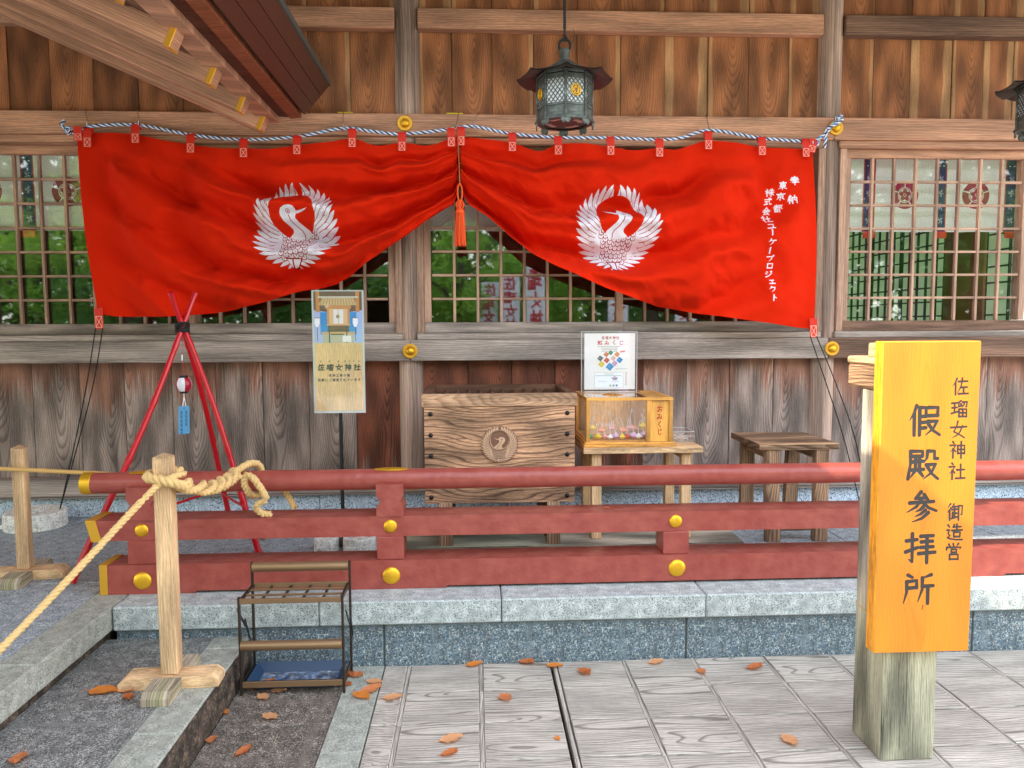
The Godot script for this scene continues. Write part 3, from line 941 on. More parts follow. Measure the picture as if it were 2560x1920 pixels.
func build_hall() -> void:
	var h := thing("shrine_hall", "weathered wooden shrine hall with latticed windows behind the red curtain", "building")
	# foundation and ground sill
	for k in 8:
		slab(h, "foundation_stone", Vector3(-4.6 + k * 1.2 + .002, .301, -.2), Vector3(-3.4 + k * 1.2 - .002, .437, .035), M.granite_blue, .004)
	for k in 3:
		slab(h, "ground_sill", Vector3(-5.8 + k * 2.7 * 1.5 + .001, .438, -.1), Vector3(-5.8 + (k + 1) * 2.7 * 1.5 - .001, .548, .07), W.greybeam[k], .006, 0, .3, 1.4)
	slab(h, "sill_molding", Vector3(-5.8, .430, .036), Vector3(6.3, .4375, .085), W.greybeam[1], .002, 0, .3, 1.4)
	# pillars
	for x in [-3.105, -.405, 2.292, 4.99]:
		var o := part(h, "pillar", lathe([Vector2(.079, .55), Vector2(.079, 1.28), Vector2(.079, 2.0), Vector2(.078, 2.7), Vector2(.078, 4.6)], 28, 0.0, 1.0), W.pillar[0 if x < 0 else 1], Vector3(x, 0, -.025))
		o.rotation.y = x * 2.0
	# lower boards
	var seams := [-3.08, -2.785, -2.495, -2.216, -1.922, -1.646, -1.354, -1.062, -.76, -.48, -.33, -.044, .237, .522, .81, 1.1, 1.388, 1.676, 1.968, 2.22, 2.37, 2.62, 2.89, 3.16, 3.426, 3.7, 3.98]
	for k in seams.size() - 1:
		if k == 9 or k == 19:
			continue
		var red: bool = seams[k] > -.8 and seams[k] < 1.0
		var m: Material = W.redlower[k % 3] if red else W.lower[(k * 5 + 1) % 6]
		var z := -.012 + rng.randf_range(-.004, .003)
		plank(h, "board", Vector3(seams[k] + .0016, .549, -.05), Vector3(seams[k + 1] - .0016, 1.281, z), m, .003)
	# beams
	var spans := [[-3.105 - 2.7, -3.105], [-3.105, -.405], [-.405, 2.292], [2.292, 6.3]]
	for k in 4:
		var a: float = spans[k][0] + .0012
		var b: float = spans[k][1] - .0012
		slab(h, "lower_beam", Vector3(a, 1.28, -.1), Vector3(b, 1.412, .08), W.greybeam[k % 3] if k < 3 else W.darkbeam[0], .005, 0, .3, 1.4)
		slab(h, "head_beam", Vector3(a, 2.67, -.1), Vector3(b, 2.805, .08), W.beam[k % 3], .005, 0, .3, 1.4)
		slab(h, "tie_beam", Vector3(a + .07, 3.325, -.1), Vector3(b - .07, 3.45, .05), W.beam[(k + 1) % 3] if k < 3 else W.darkbeam[1], .005, 0, .3, 1.4)
		slab(h, "window_sill", Vector3(a + .045, 1.4125, -.1), Vector3(b - .045, 1.4535, .065), W.greybeam[(k + 1) % 3], .004, 0, .3, 1.4)
		slab(h, "window_head", Vector3(a + .045, 2.6235, -.1), Vector3(b - .045, 2.6695, .06), W.beam[(k + 2) % 3], .006, 0, .3, 1.4)
		slab(h, "top_plate", Vector3(a, 4.45, -.15), Vector3(b, 4.6, .06), W.beam[k % 3], .005, 0, .3, 1.4)
	# jambs beside the pillars
	for j in [[-.4965, -.4545], [-.3595, -.3155], [2.211, 2.2615], [2.3545, 2.3965]]:
		slab(h, "jamb", Vector3(j[0], 1.454, -.1), Vector3(j[1], 2.623, .045), pick("lattice"), .003, 1, .2, .8)
	# upper boards, two rows
	var us := [-3.4, -3.1, -2.827, -2.579, -2.322, -2.054, -1.79, -1.53, -1.27, -1.02, -.759, -.48, -.33, -.127, .124, .386, .663, .939, 1.22, 1.501, 1.763, 2.024, 2.22, 2.37, 2.581, 2.827, 3.104, 3.312, 3.515, 3.79, 4.07, 4.35]
	for k in us.size() - 1:
		if us[k] == -.48 or us[k] == 2.22:
			continue
		for r in 2:
			var z := -.014 + rng.randf_range(-.005, .004)
			var y0 := 2.804 if r == 0 else 3.449
			var y1 := 3.326 if r == 0 else 4.46
			plank(h, "board", Vector3(us[k] + .0014, y0, -.05), Vector3(us[k + 1] - .0014, y1, z), W.upper[(k * 3 + r * 4 + (k / 3) % 2) % 7], .003)
	for at in [Vector3(-.405, 1.343, .0805), Vector3(-.417, 2.745, .0805), Vector3(2.312, 1.343, .0805), Vector3(2.297, 2.74, .0805), Vector3(-.405, .5, .0705), Vector3(2.305, .5, .0705)]:
		nail_cover(h, at)
	# windows
	window(h, -3.03, -1.735, -.045, 8)
	window(h, -1.79, -.4975, .0, 8)
	window(h, -.3145, .959, .0, 8)
	window(h, .92, 2.21, -.045, 8)
	window(h, 2.3975, 3.64, .0, 8)
	window(h, 3.6, 4.88, -.045, 8)
	# the room behind the windows
	slab(h, "room_floor", Vector3(-5.6, .9, -4.2), Vector3(6.3, .95, -.11), M.floor_dark, 0.0)
	slab(h, "room_ceiling", Vector3(-5.6, 2.95, -4.2), Vector3(6.3, 3.0, -.11), M.floor_dark, 0.0)
	slab(h, "partition", Vector3(3.62, .95, -4.2), Vector3(3.66, 2.95, -2.43), W.darkwood[1], 0.0, 1, .5, 1.0)
	slab(h, "back_wall", Vector3(-5.6, .95, -4.3), Vector3(3.62, 2.95, -4.2), W.darkwood[0], 0.0, 1, .5, 1.0)
	slab(h, "side_wall", Vector3(-5.7, .3, -4.2), Vector3(-5.6, 4.6, .02), W.darkwood[1], 0.0, 1, .5, 1.0)
	slab(h, "room_wall", Vector3(-5.6, .55, -.115), Vector3(6.3, 1.4, -.105), M.dark_brown, 0.0)
	slab(h, "room_wall", Vector3(-5.6, 2.68, -.115), Vector3(6.3, 4.4, -.105), M.dark_brown, 0.0)
	# eaves over the wall
	var ev := MB.new()
	ev.add(prism(P2([0, 4.62, 2.35, 3.98, 2.35, 4.1, 0, 4.8, -3, 5.9, -3, 5.7]), -6.4, 2.9), Transform3D(Basis(Vector3.UP, -PI / 2), Vector3.ZERO))
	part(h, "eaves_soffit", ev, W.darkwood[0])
	for k in 24:
		var x := -2.8 + k * .38
		var rf := prism(P2([.08, 4.5, 2.28, 3.89, 2.28, 3.975, .08, 4.585]), -.04, .04)
		var q := MB.new()
		q.add(rf, Transform3D(Basis(Vector3.UP, -PI / 2), Vector3(x, 0, 0)))
		part(h, "rafter", q, W.beam[k % 3])

func build_lattice_screen() -> void:
	var t := thing("paper_screen", "pale green paper screen with dark lattice seen through the right window", "screen", Vector3(3.63, .95, -1.265))
	part(t, "paper", bx(Vector3(.004, 2.0, 2.3), 0.0), M.shoji, Vector3(.012, 1.0, 0))
	var lat := MB.new()
	for k in 20:
		lat.add(bx(Vector3(.016, 2.0, .012 if k % 4 else .04), 0.0), Transform3D(Basis(), Vector3(0, 1.0, -1.14 + k * .12)))
	for r in 18:
		lat.add(bx(Vector3(.012, .012, 2.3), 0.0), Transform3D(Basis(), Vector3(.002, .05 + r * .112, 0)))
	part(t, "lattice", lat, M.dark_bar)
	part(t, "door_panel", bx(Vector3(.02, 2.0, .46), .003), M.brown_panel, Vector3(-.014, 1.0, .68))

func build_inner_curtains() -> void:
	# white curtain with purple ribbons and crests, hung inside the windows
	var px := 620.0
	var iw := 1504
	var ih := 336
	var im := Image.create(iw, ih, false, Image.FORMAT_RGB8)
	var f := noise(41, .016, FastNoiseLite.TYPE_CELLULAR)
	f.cellular_return_type = FastNoiseLite.RETURN_DISTANCE
	for y in ih:
		for x in iw:
			var q := absf(fmod(absf(f.get_noise_2d(x, y)) * 6.0, 1.0) - .5) * 2.0
			im.set_pixel(x, y, C("fbfaf2").lerp(C("e6e8de"), smoothstep(.6, 1.0, q)))
	for k in 6:
		var x := (.12 + k * .485) * px
		if k == 5:
			break
		im.fill_rect(Rect2i(int(x) - 25, 0, 50, ih), C("d0381f"))
		im.fill_rect(Rect2i(int(x) - 20, 0, 40, ih), C("35206a"))
		for s in [-12, 6]:
			im.fill_rect(Rect2i(int(x) + s, 62, 7, 4), C("f0f0f0"))
		for j in 4:
			var c := Vector2(x, 118 + j * 56)
			for a in 7:
				var an := a * 1.7 + j
				dab(im, c + Vector2(cos(an), sin(an)) * 4, c + Vector2(cos(an + .4) * 12, sin(an + .4) * 15), 1.6, 1.0, C("d8d8dc"))
		crest(im, Vector2(x + .2425 * px, 182), .092 * px, C("a81a48"), C("f4f4ea"))
	mat("inner_cloth", Color.WHITE, .8, 0.0, tex(im))
	M.inner_cloth.backlight_enabled = true
	M.inner_cloth.backlight = C("909088")
	var rd := mat("ribbon_end", C("d23420"), .7)
	var n := 0
	for span in [[-3.02, -.5, -2.91], [-.32, 2.22, -.215], [2.385, 4.9, 2.50]]:
		var o := MB.new()
		var rows := []
		var uv := []
		for r in 2:
			var row := PackedVector3Array()
			var u := PackedVector2Array()
			for k in 61:
				var x: float = lerpf(span[0], span[1], k / 60.0)
				row.push_back(Vector3(x, 2.64 - r * .53, -.088 + .008 * sin(x * 21.0) * (0.4 + r)))
				u.push_back(Vector2((x - span[2]) * px / iw, 0.01 + r * .98))
			rows.append(row)
			uv.append(u)
		o.grid(rows, uv, true)
		var t := thing("window_curtain", ["white inner curtain with crest behind the far left window", "white inner curtain glimpsed behind the tassel", "white inner curtain with two red crests in the right window"][n], "curtain")
		part(t, "cloth", o, M.inner_cloth)
		for k in 5:
			var x: float = span[2] + .12 + k * .485
			if x > span[0] and x < span[1]:
				part(t, "ribbon_end", bx(Vector3(.085, .045, .004), 0.0), rd, Vector3(x, 2.09, -.078))
		n += 1

# ---------------------------------------------------------------- roof of the neighbouring hall, upper left
func build_side_roof() -> void:
	var t := thing("side_hall_roof", "wooden eaves with gold tipped rafters at upper left", "roof")
	var z0 := .2
	var z1 := 6.2
	# rafters slope down to the right; their tips are capped with gilt metal
	var zs := [.27, .65, 1.11, 1.59, 2.08, 2.57, 3.06, 3.55, 4.04, 4.53, 5.02, 5.51]
	var ang := atan(.44)
	var len := 3.6
	for k in zs.size():
		var hgt := .088
		var o := part(t, "rafter", bx(Vector3(len, hgt, .082), .004, 0, .25, 1.6, rng.randf(), rng.randf()), W.beam[k % 3])
		var along := Vector3(cos(ang), -sin(ang), 0)
		var up := Vector3(sin(ang), cos(ang), 0)
		var tip := Vector3(-1.235, 2.643, zs[k])
		o.position = tip - along * len * .5 + up * hgt * .5
		o.rotation.z = -ang
		part(o, "gilt_cap", bx(Vector3(.027, hgt + .004, .086), .002), M.gold_flat, Vector3(len * .5 - .014, 0, 0))
	# wide board against the wall under the first rafter
	var vb := part(t, "verge_board", bx(Vector3(len, .13, .05), .004, 0, .25, 1.6, .2, .4), W.beam[1])
	vb.position = Vector3(-1.25, 2.648, .2) - Vector3(cos(ang), -sin(ang), 0) * len * .5 + Vector3(sin(ang), cos(ang), 0) * .065
	vb.rotation.z = -ang
	# boarding over the rafters
	var bd := prism(P2([-1.3, 2.765, -4.7, 4.26, -4.7, 4.29, -1.3, 2.795]), z0, z1)
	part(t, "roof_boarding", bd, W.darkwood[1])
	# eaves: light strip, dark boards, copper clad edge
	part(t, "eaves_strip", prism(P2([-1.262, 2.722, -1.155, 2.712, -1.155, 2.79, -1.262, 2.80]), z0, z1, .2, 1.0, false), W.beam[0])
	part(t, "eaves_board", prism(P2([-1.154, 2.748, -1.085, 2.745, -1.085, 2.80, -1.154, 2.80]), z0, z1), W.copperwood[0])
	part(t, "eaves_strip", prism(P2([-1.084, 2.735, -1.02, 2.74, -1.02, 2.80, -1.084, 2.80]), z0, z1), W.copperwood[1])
	part(t, "eaves_gap", prism(P2([-1.019, 2.775, -.995, 2.775, -.995, 2.80, -1.019, 2.80]), z0, z1), M.patina)
	var soff := [Vector2(-.994, 2.752), Vector2(-.945, 2.806), Vector2(-.895, 2.862), Vector2(-.846, 2.922)]
	for k in 3:
		var a: Vector2 = soff[k]
		var b: Vector2 = soff[k + 1]
		var e := (b - a).normalized()
		var nn := Vector2(e.y, -e.x)
		var m := a + e * .0015
		var q := b - e * .0015
		part(t, "copper_sheet", prism(PackedVector2Array([m, q, q - nn * .02, m - nn * .02]), z0 + .03, z1), M.copper_clad)
	part(t, "roof_edge", prism(P2([-.99, 2.775, -.85, 2.935, -1.1, 3.115, -1.4, 3.2, -1.4, 2.80, -.99, 2.80]), z0 + .035, z1), M.copper_clad)
	part(t, "drip_edge", prism(P2([-.848, 2.918, -.838, 2.922, -.842, 2.96, -.852, 2.958]), z0 + .025, z1), M.patina)
	part(t, "roof_covering", prism(P2([-1.101, 3.05, -1.101, 3.116, -5.6, 5.1, -10.1, 3.116, -10.1, 3.05, -5.6, 4.95]), z0, z1), M.copper_clad)
	part(t, "boarding", prism(P2([-4.7, 4.27, -5.6, 4.6, -9.9, 2.8, -9.9, 2.75, -5.6, 4.55, -4.7, 4.2]), z0, z1), W.darkwood[0])

# ---------------------------------------------------------------- the red curtain
func along(p: Array, u: float) -> Vector2:
	var x0: float = p[0].x
	var x1: float = p[p.size() - 1].x
	var x := lerpf(x0, x1, u)
	for k in p.size() - 1:
		if x <= p[k + 1].x or k == p.size() - 2:
			var f := clampf((x - p[k].x) / maxf(p[k + 1].x - p[k].x, 1e-5), 0, 1)
			var a: Vector2 = p[maxi(k - 1, 0)]
			var d: Vector2 = p[mini(k + 2, p.size() - 1)]
			return Vector2(x, cubic_interpolate(p[k].y, p[k + 1].y, a.y, d.y, f) if k > 0 and k < p.size() - 2 else lerpf(p[k].y, p[k + 1].y, f))
	return p[p.size() - 1]

func V2(a: Array) -> Array:
	var o := []
	for k in range(0, a.size(), 2):
		o.append(Vector2(a[k], a[k + 1]))
	return o

var cloth_noise := FastNoiseLite.new()

func tab_wave(x: float, tabs: Array) -> float:
	# 0 at a tab, 1 half way between two tabs
	var best := 9.0
	for q in tabs:
		best = minf(best, absf(x - q))
	return clampf(best / .15, 0, 1)

func cloth_z(x: float, u: float, v: float, left: bool, tabs: Array) -> float:
	# u: 0 at the outer edge, 1 at the gathered middle; v: 0 top, 1 hem
	var z := .12 + .10 * v + .05 * sin(PI * v) + .06 * (1.0 - u) * v
	var nz := cloth_noise.get_noise_2d(x * 2.2, v * 2.6)
	var top := exp(-v * 4.0)
	z += .03 * top * (tab_wave(x, tabs) - .3)
	# folds that sweep from the tabs towards the gathering
	var s := v + (.85 if left else .7) * pow(1.0 - u, 2.0) + .07 * nz
	var amp := (.028 + .07 * smoothstep(.05, .5, u)) * smoothstep(0.02, .3, v) * (1.0 - .35 * smoothstep(.8, 1.0, u))
	var ph := s * (3.3 if left else 2.7) + (0.18 if left else .35)
	var w := ph - floorf(ph)
	z += amp * smoothstep(0.0, .12, u) * (sin(TAU * w) + .35 * sin(TAU * 2.0 * w + .6))
	# long folds hanging from the outer tabs
	var lu := 1.0 - u
	z += .075 * smoothstep(.35, .8, lu) * (1.0 - smoothstep(.9, 1.0, lu)) * smoothstep(.0, .25, v) * (1.0 - .75 * v) * sin(TAU * (x * (2.3 if left else 2.0) - v * .55 * (1.0 if left else -1.0) + .25 * nz))
	# bundled hem towards the middle
	var d := clampf((v - .70) / .30, 0, 1) * smoothstep(.35, .8, u)
	z += .028 * d * sin(TAU * (v - .7) * (5.2 + 3.0 * u)) + .035 * d
	z += .004 * cloth_noise.get_noise_2d(x * 7.0, v * 8.0)
	return z

func curtain_half(left: bool, top: Array, hem: Array, tabs: Array, red: Material) -> MB:
	var o := MB.new()
	var nu := 150
	var nv := 84
	var x0 := -2.42 if left else -.12
	var rows := []
	var uv := []
	for r in nv + 1:
		var v := float(r) / nv
		var row := PackedVector3Array()
		var us := PackedVector2Array()
		for k in nu + 1:
			var f := float(k) / nu
			var u := f if left else 1.0 - f
			var a := along(top, f)
			var b := along(hem, f)
			# near the middle the cloth is drawn up, so lines of cloth lean towards it
			var p := a.lerp(b, v)
			p.x += (1.0 if left else -1.0) * .05 * sin(PI * v) * smoothstep(.2, .8, u) * (1.0 - u) * 2.0
			row.push_back(Vector3(p.x, p.y, cloth_z(p.x, u, v, left, tabs)))
			us.push_back(Vector2((p.x - x0) / 2.4, (2.72 - p.y) / 1.3))
		rows.append(row)
		uv.append(us)
	o.grid(rows, uv, true)
	return o

func cloth_img(left: bool) -> Image:
	var w := 1664
	var h := 896
	var im := Image.create(w, h, false, Image.FORMAT_RGB8)
	var red := C("d92609")
	M.ring_red = red
	im.fill(red)
	var x0 := -2.42 if left else -.12
	var at := func(x: float, y: float) -> Vector2: return Vector2((x - x0) / 2.4 * w, (2.72 - y) / 1.3 * h)
	var white := C("e9e6f0")
	var line := C("93130c")
	var c: Vector2 = at.call(-1.064, 2.103) if left else at.call(.876, 2.093)
	crane(im, c, .262 / 2.4 * w, 1.0 if left else -1.0, white, line)
	if not left:
		var px := w / 2.4
		var put := func(s: String, x: float, y: float, size: float, wd: float) -> void: glyph(im, s, at.call(x, y), Vector2(size * px, size * px * .95), wd * px, white, .06)
		put.call("奉", 1.994, 2.39, .058, .0040)
		put.call("納", 1.98, 2.273, .056, .0040)
		put.call("東", 1.921, 2.36, .050, .0036)
		put.call("京", 1.914, 2.294, .050, .0036)
		put.call("都", 1.905, 2.223, .050, .0036)
		var ys := [2.321, 2.267, 2.209, 2.156, 2.103, 2.063, 2.004, 1.954, 1.905, 1.86, 1.809, 1.763, 1.715, 1.663]
		var sx := [1.853, 1.844, 1.839, 1.832, 1.83, 1.827, 1.827, 1.822, 1.825, 1.824, 1.822, 1.83, 1.825, 1.829]
		var chars := "株式会社ユーケープロジェクト"
		for k in chars.length():
			put.call(chars[k], sx[k], ys[k], .049 if k < 4 else .041, .0036)
	# seam beside the outer edge
	return im

func build_curtain() -> void:
	cloth_noise.seed = 12
	cloth_noise.frequency = 1.0
	var t := thing("red_curtain", "red festival curtain with two white crane emblems looped up at its middle", "curtain")
	var mats := []
	for s in 2:
		var m := mat("red_cloth%d" % s, Color.WHITE, .62, 0.0, tex(cloth_img(s == 0)))
		m.metallic_specular = .2
		m.roughness = .9
		mats.append(m)
	var topL := V2([-2.367, 2.673, -2.29, 2.665, -2.143, 2.662, -2.011, 2.655, -1.857, 2.619, -1.69, 2.600, -1.537, 2.576, -1.378, 2.580, -1.218, 2.574, -1.06, 2.602, -.872, 2.617, -.729, 2.642, -.581, 2.596, -.429, 2.622, -.273, 2.599, -.13, 2.648, -.095, 2.65])
	var topR := V2([-.075, 2.65, -.03, 2.655, .083, 2.638, .242, 2.625, .409, 2.571, .525, 2.618, .689, 2.619, .849, 2.606, .995, 2.58, 1.153, 2.598, 1.264, 2.586, 1.347, 2.612, 1.459, 2.645, 1.628, 2.631, 1.798, 2.610, 1.931, 2.6, 2.077, 2.60, 2.132, 2.597])
	var hemL := V2([-2.215, 1.58, -2.12, 1.565, -2.008, 1.563, -1.733, 1.566, -1.455, 1.603, -1.174, 1.663, -.893, 1.737, -.811, 1.775, -.573, 1.93, -.431, 2.019, -.242, 2.15, -.114, 2.225, -.09, 2.30])
	var hemR := V2([-.07, 2.30, -.024, 2.221, .136, 2.099, .345, 1.924, .614, 1.801, .808, 1.72, 1.1, 1.628, 1.297, 1.588, 1.48, 1.554, 1.778, 1.514, 2.058, 1.474, 2.10, 1.47])
	var tabsL := [-2.291, -2.011, -1.69, -1.378, -1.06, -.729, -.429, -.13]
	var tabsR := [-.071, .242, .525, .849, 1.153, 1.459, 1.798, 2.077]
	part(t, "cloth", curtain_half(true, topL, hemL, tabsL, mats[0]), mats[0])
	part(t, "cloth", curtain_half(false, topR, hemR, tabsR, mats[1]), mats[1])
	# loops with stitched squares
	var ti := Image.create(64, 160, false, Image.FORMAT_RGB8)
	ti.fill(C("d92609"))
	for q in [[10, 84, 54, 84], [10, 148, 54, 148], [10, 84, 10, 148], [54, 84, 54, 148], [10, 84, 54, 148], [54, 84, 10, 148]]:
		dab(ti, Vector2(q[0], q[1]), Vector2(q[2], q[3]), 2.0, 2.0, C("f2b8a8"))
	var tm := mat("tab_cloth", Color.WHITE, .62, 0.0, tex(ti))
	var tops := [2.686, 2.712, 2.657, 2.632, 2.652, 2.696, 2.676, 2.704, 2.711, 2.679, 2.660, 2.660, 2.651, 2.698, 2.665, 2.656]
	var n := 0
	for x in tabsL + tabsR:
		var y: float = tops[n]
		var o := MB.new()
		var rows := []
		var uv := []
		var prof := [[y - .115, .152], [y - .06, .149], [y - .02, .143], [y, .134], [y + .003, .126], [y - .004, .118], [y - .03, .113]]
		for r in prof.size():
			var row := PackedVector3Array()
			var us := PackedVector2Array()
			for s in 2:
				row.push_back(Vector3(-.0245 + s * .049, prof[r][0], prof[r][1]))
				us.push_back(Vector2(s, clampf((y - prof[r][0]) / .12, 0, .98)))
			rows.append(row)
			uv.append(us)
		o.grid(rows, uv)
		part(t, "tab", o, tm, Vector3(x, 0, .012))
		n += 1
	# tabs turned sideways at the two ends, and the ties at the lower corners
	for q in [[-2.345, 2.650, .035], [2.118, 2.612, -.2]]:
		part(t, "tab", bx(Vector3(.05, .085, .004), .001, 1, .05, .085, .5, .5), tm, Vector3(q[0], q[1], .158), Vector3(0, 0, q[2]))
	part(t, "corner_tie", bx(Vector3(.047, .125, .006), .001, 1, .05, .16, .5, .6), tm, Vector3(-2.207, 1.553, .292))
	part(t, "corner_tie", bx(Vector3(.047, .118, .006), .001, 1, .05, .16, .5, .6), tm, Vector3(2.092, 1.478, .292), Vector3(0, 0, .06))

func two_tone_rope(t: Node3D, pts: Array, r := .0095, pitch := .072) -> void:
	var p := spline(pts, .008)
	for k in 4:
		part(t, "white_strand" if k % 2 == 0 else "blue_strand", strand(p, r * .5, r * .62, pitch, k, 4), [M.white_cord, M.blue_cord, M.white_cord, M.navy_cord][k])

func knot(t: Node3D, at: Vector3, size: float) -> void:
	var pts := []
	for k in 15:
		var a := TAU * k / 14.0 * 1.0
		pts.append(at + Vector3((sin(a) + 2.0 * sin(2.0 * a)) * .33, (cos(a) - 2.0 * cos(2.0 * a)) * .33, -sin(3.0 * a) * .3) * size)
	two_tone_rope(t, pts, .0078, .05)

func build_curtain_rope() -> void:
	var t := thing("curtain_rope", "blue and white twisted rope the red curtain hangs from", "rope")
	var z := .135
	two_tone_rope(t, [Vector3(-2.385, 2.655, z), Vector3(-2.33, 2.672, z), Vector3(-2.27, 2.700, z), Vector3(-2.0, 2.708, z), Vector3(-1.69, 2.653, z), Vector3(-1.378, 2.628, z), Vector3(-1.06, 2.648, z), Vector3(-.79, 2.698, z), Vector3(-.6, 2.681, z), Vector3(-.429, 2.668, z), Vector3(-.12, 2.700, z), Vector3(-.0, 2.717, z), Vector3(.242, 2.674, z), Vector3(.525, 2.655, z), Vector3(.849, 2.655, z), Vector3(1.153, 2.646, z), Vector3(1.3, 2.660, z), Vector3(1.475, 2.705, z), Vector3(1.8, 2.660, z), Vector3(2.07, 2.642, z), Vector3(2.12, 2.635, z)])
	knot(t, Vector3(-2.405, 2.672, z + .012), .024)
	two_tone_rope(t, [Vector3(-2.41, 2.68, z + .01), Vector3(-2.44, 2.70, z + .02), Vector3(-2.425, 2.73, z + .01)])
	knot(t, Vector3(2.14, 2.632, z + .014), .026)
	two_tone_rope(t, [Vector3(2.13, 2.63, z), Vector3(2.17, 2.665, z + .01), Vector3(2.215, 2.70, z + .01), Vector3(2.25, 2.745, z), Vector3(2.30, 2.79, z), Vector3(2.32, 2.81, z - .03)])
	two_tone_rope(t, [Vector3(2.21, 2.72, z + .016), Vector3(2.26, 2.742, z + .02), Vector3(2.31, 2.775, z + .012)])
	knot(t, Vector3(2.285, 2.775, z + .01), .021)
	two_tone_rope(t, [Vector3(2.205, 2.712, z + .014), Vector3(2.205, 2.66, z + .012), Vector3(2.20, 2.60, z + .008)])

func build_hooks() -> void:
	var lab := ["steel wire hook holding the rope at its left end", "steel wire hook at the second curtain tab from the left", "steel wire hook between the left tabs and the middle gold boss", "steel wire hook above the tassel cord", "steel wire hook just right of the tassel cord", "steel wire hook above the third curtain tab from the right"]
	var xs := [[-2.30, 2.702], [-2.0, 2.712], [-.79, 2.70], [-.105, 2.705], [-.0, 2.72], [1.475, 2.708]]
	for k in 6:
		var x: float = xs[k][0]
		var y: float = xs[k][1]
		var lean: float = [-.03, -.02, .0, .02, .03, -.01][k]
		var p := spline([Vector3(x + lean * 1.2, 2.806, .04), Vector3(x + lean * 1.1, 2.812, .083), Vector3(x + lean, 2.80, .09), Vector3(x + lean * .3, y + .03, .11), Vector3(x, y - .010, .13), Vector3(x + .004, y - .013, .146), Vector3(x + .010, y + .018, .156)], .01)
		one("wire_hook", lab[k], "hook", tube(p, .0021, 6), M.steel, Vector3.ZERO, Vector3.ZERO, "wire hooks on the head beam")

func build_tassel() -> void:
	var t := thing("tassel", "bright orange silk tassel hanging on a thin cord at the curtain's middle", "tassel", Vector3(-.078, 1.97, .33))
	part(t, "cord", tube(spline([Vector3(-.012, .72, -.17), Vector3(-.008, .6, -.1), Vector3(-.003, .45, -.02), Vector3(0, .36, 0)], .03), .0035, 6), M.orange_cord)
	part(t, "loop", tube(spline([Vector3(0, .37, 0), Vector3(-.012, .34, 0), Vector3(-.012, .29, .004), Vector3(0, .255, 0), Vector3(.012, .29, -.004), Vector3(.012, .34, 0), Vector3(0, .37, 0)], .008), .0048, 7), M.orange_silk)
	var kn := MB.new()
	for k in 3:
		var ring := []
		for j in 13:
			var a := TAU * j / 12
			var b := TAU * k / 3
			ring.append(Vector3(cos(a) * .022 * cos(b) + .006 * sin(b), .243 + sin(a) * .026, cos(a) * .022 * sin(b) + .004))
		kn.add(tube(spline(ring, .006), .005, 6, false))
	part(t, "knot", kn, M.orange_silk)
	part(t, "head", lathe([Vector2(.012, .19), Vector2(.026, .19), Vector2(.028, .2), Vector2(.022, .216), Vector2(.008, .222), Vector2(.0001, .223)], 16), M.orange_silk)
	var fr := MB.new()
	for k in 46:
		var a := k * 2.4
		var r := .006 + .024 * sqrt(float(k) / 46)
		var e := r * rng.randf_range(1.0, 1.25)
		fr.add(tube(PackedVector3Array([Vector3(cos(a) * r * .8, .195, sin(a) * r * .8), Vector3(cos(a) * r, .1, sin(a) * r), Vector3(cos(a) * e, rng.randf_range(0, .012), sin(a) * e)]), .0032, 5))
	part(t, "fringe", fr, M.orange_silk)

func cord(called: String, label: String, pts: Array, r: float, m: Material) -> void:
	one(called, label, "cord", tube(spline(pts, .03), r, 6), m)

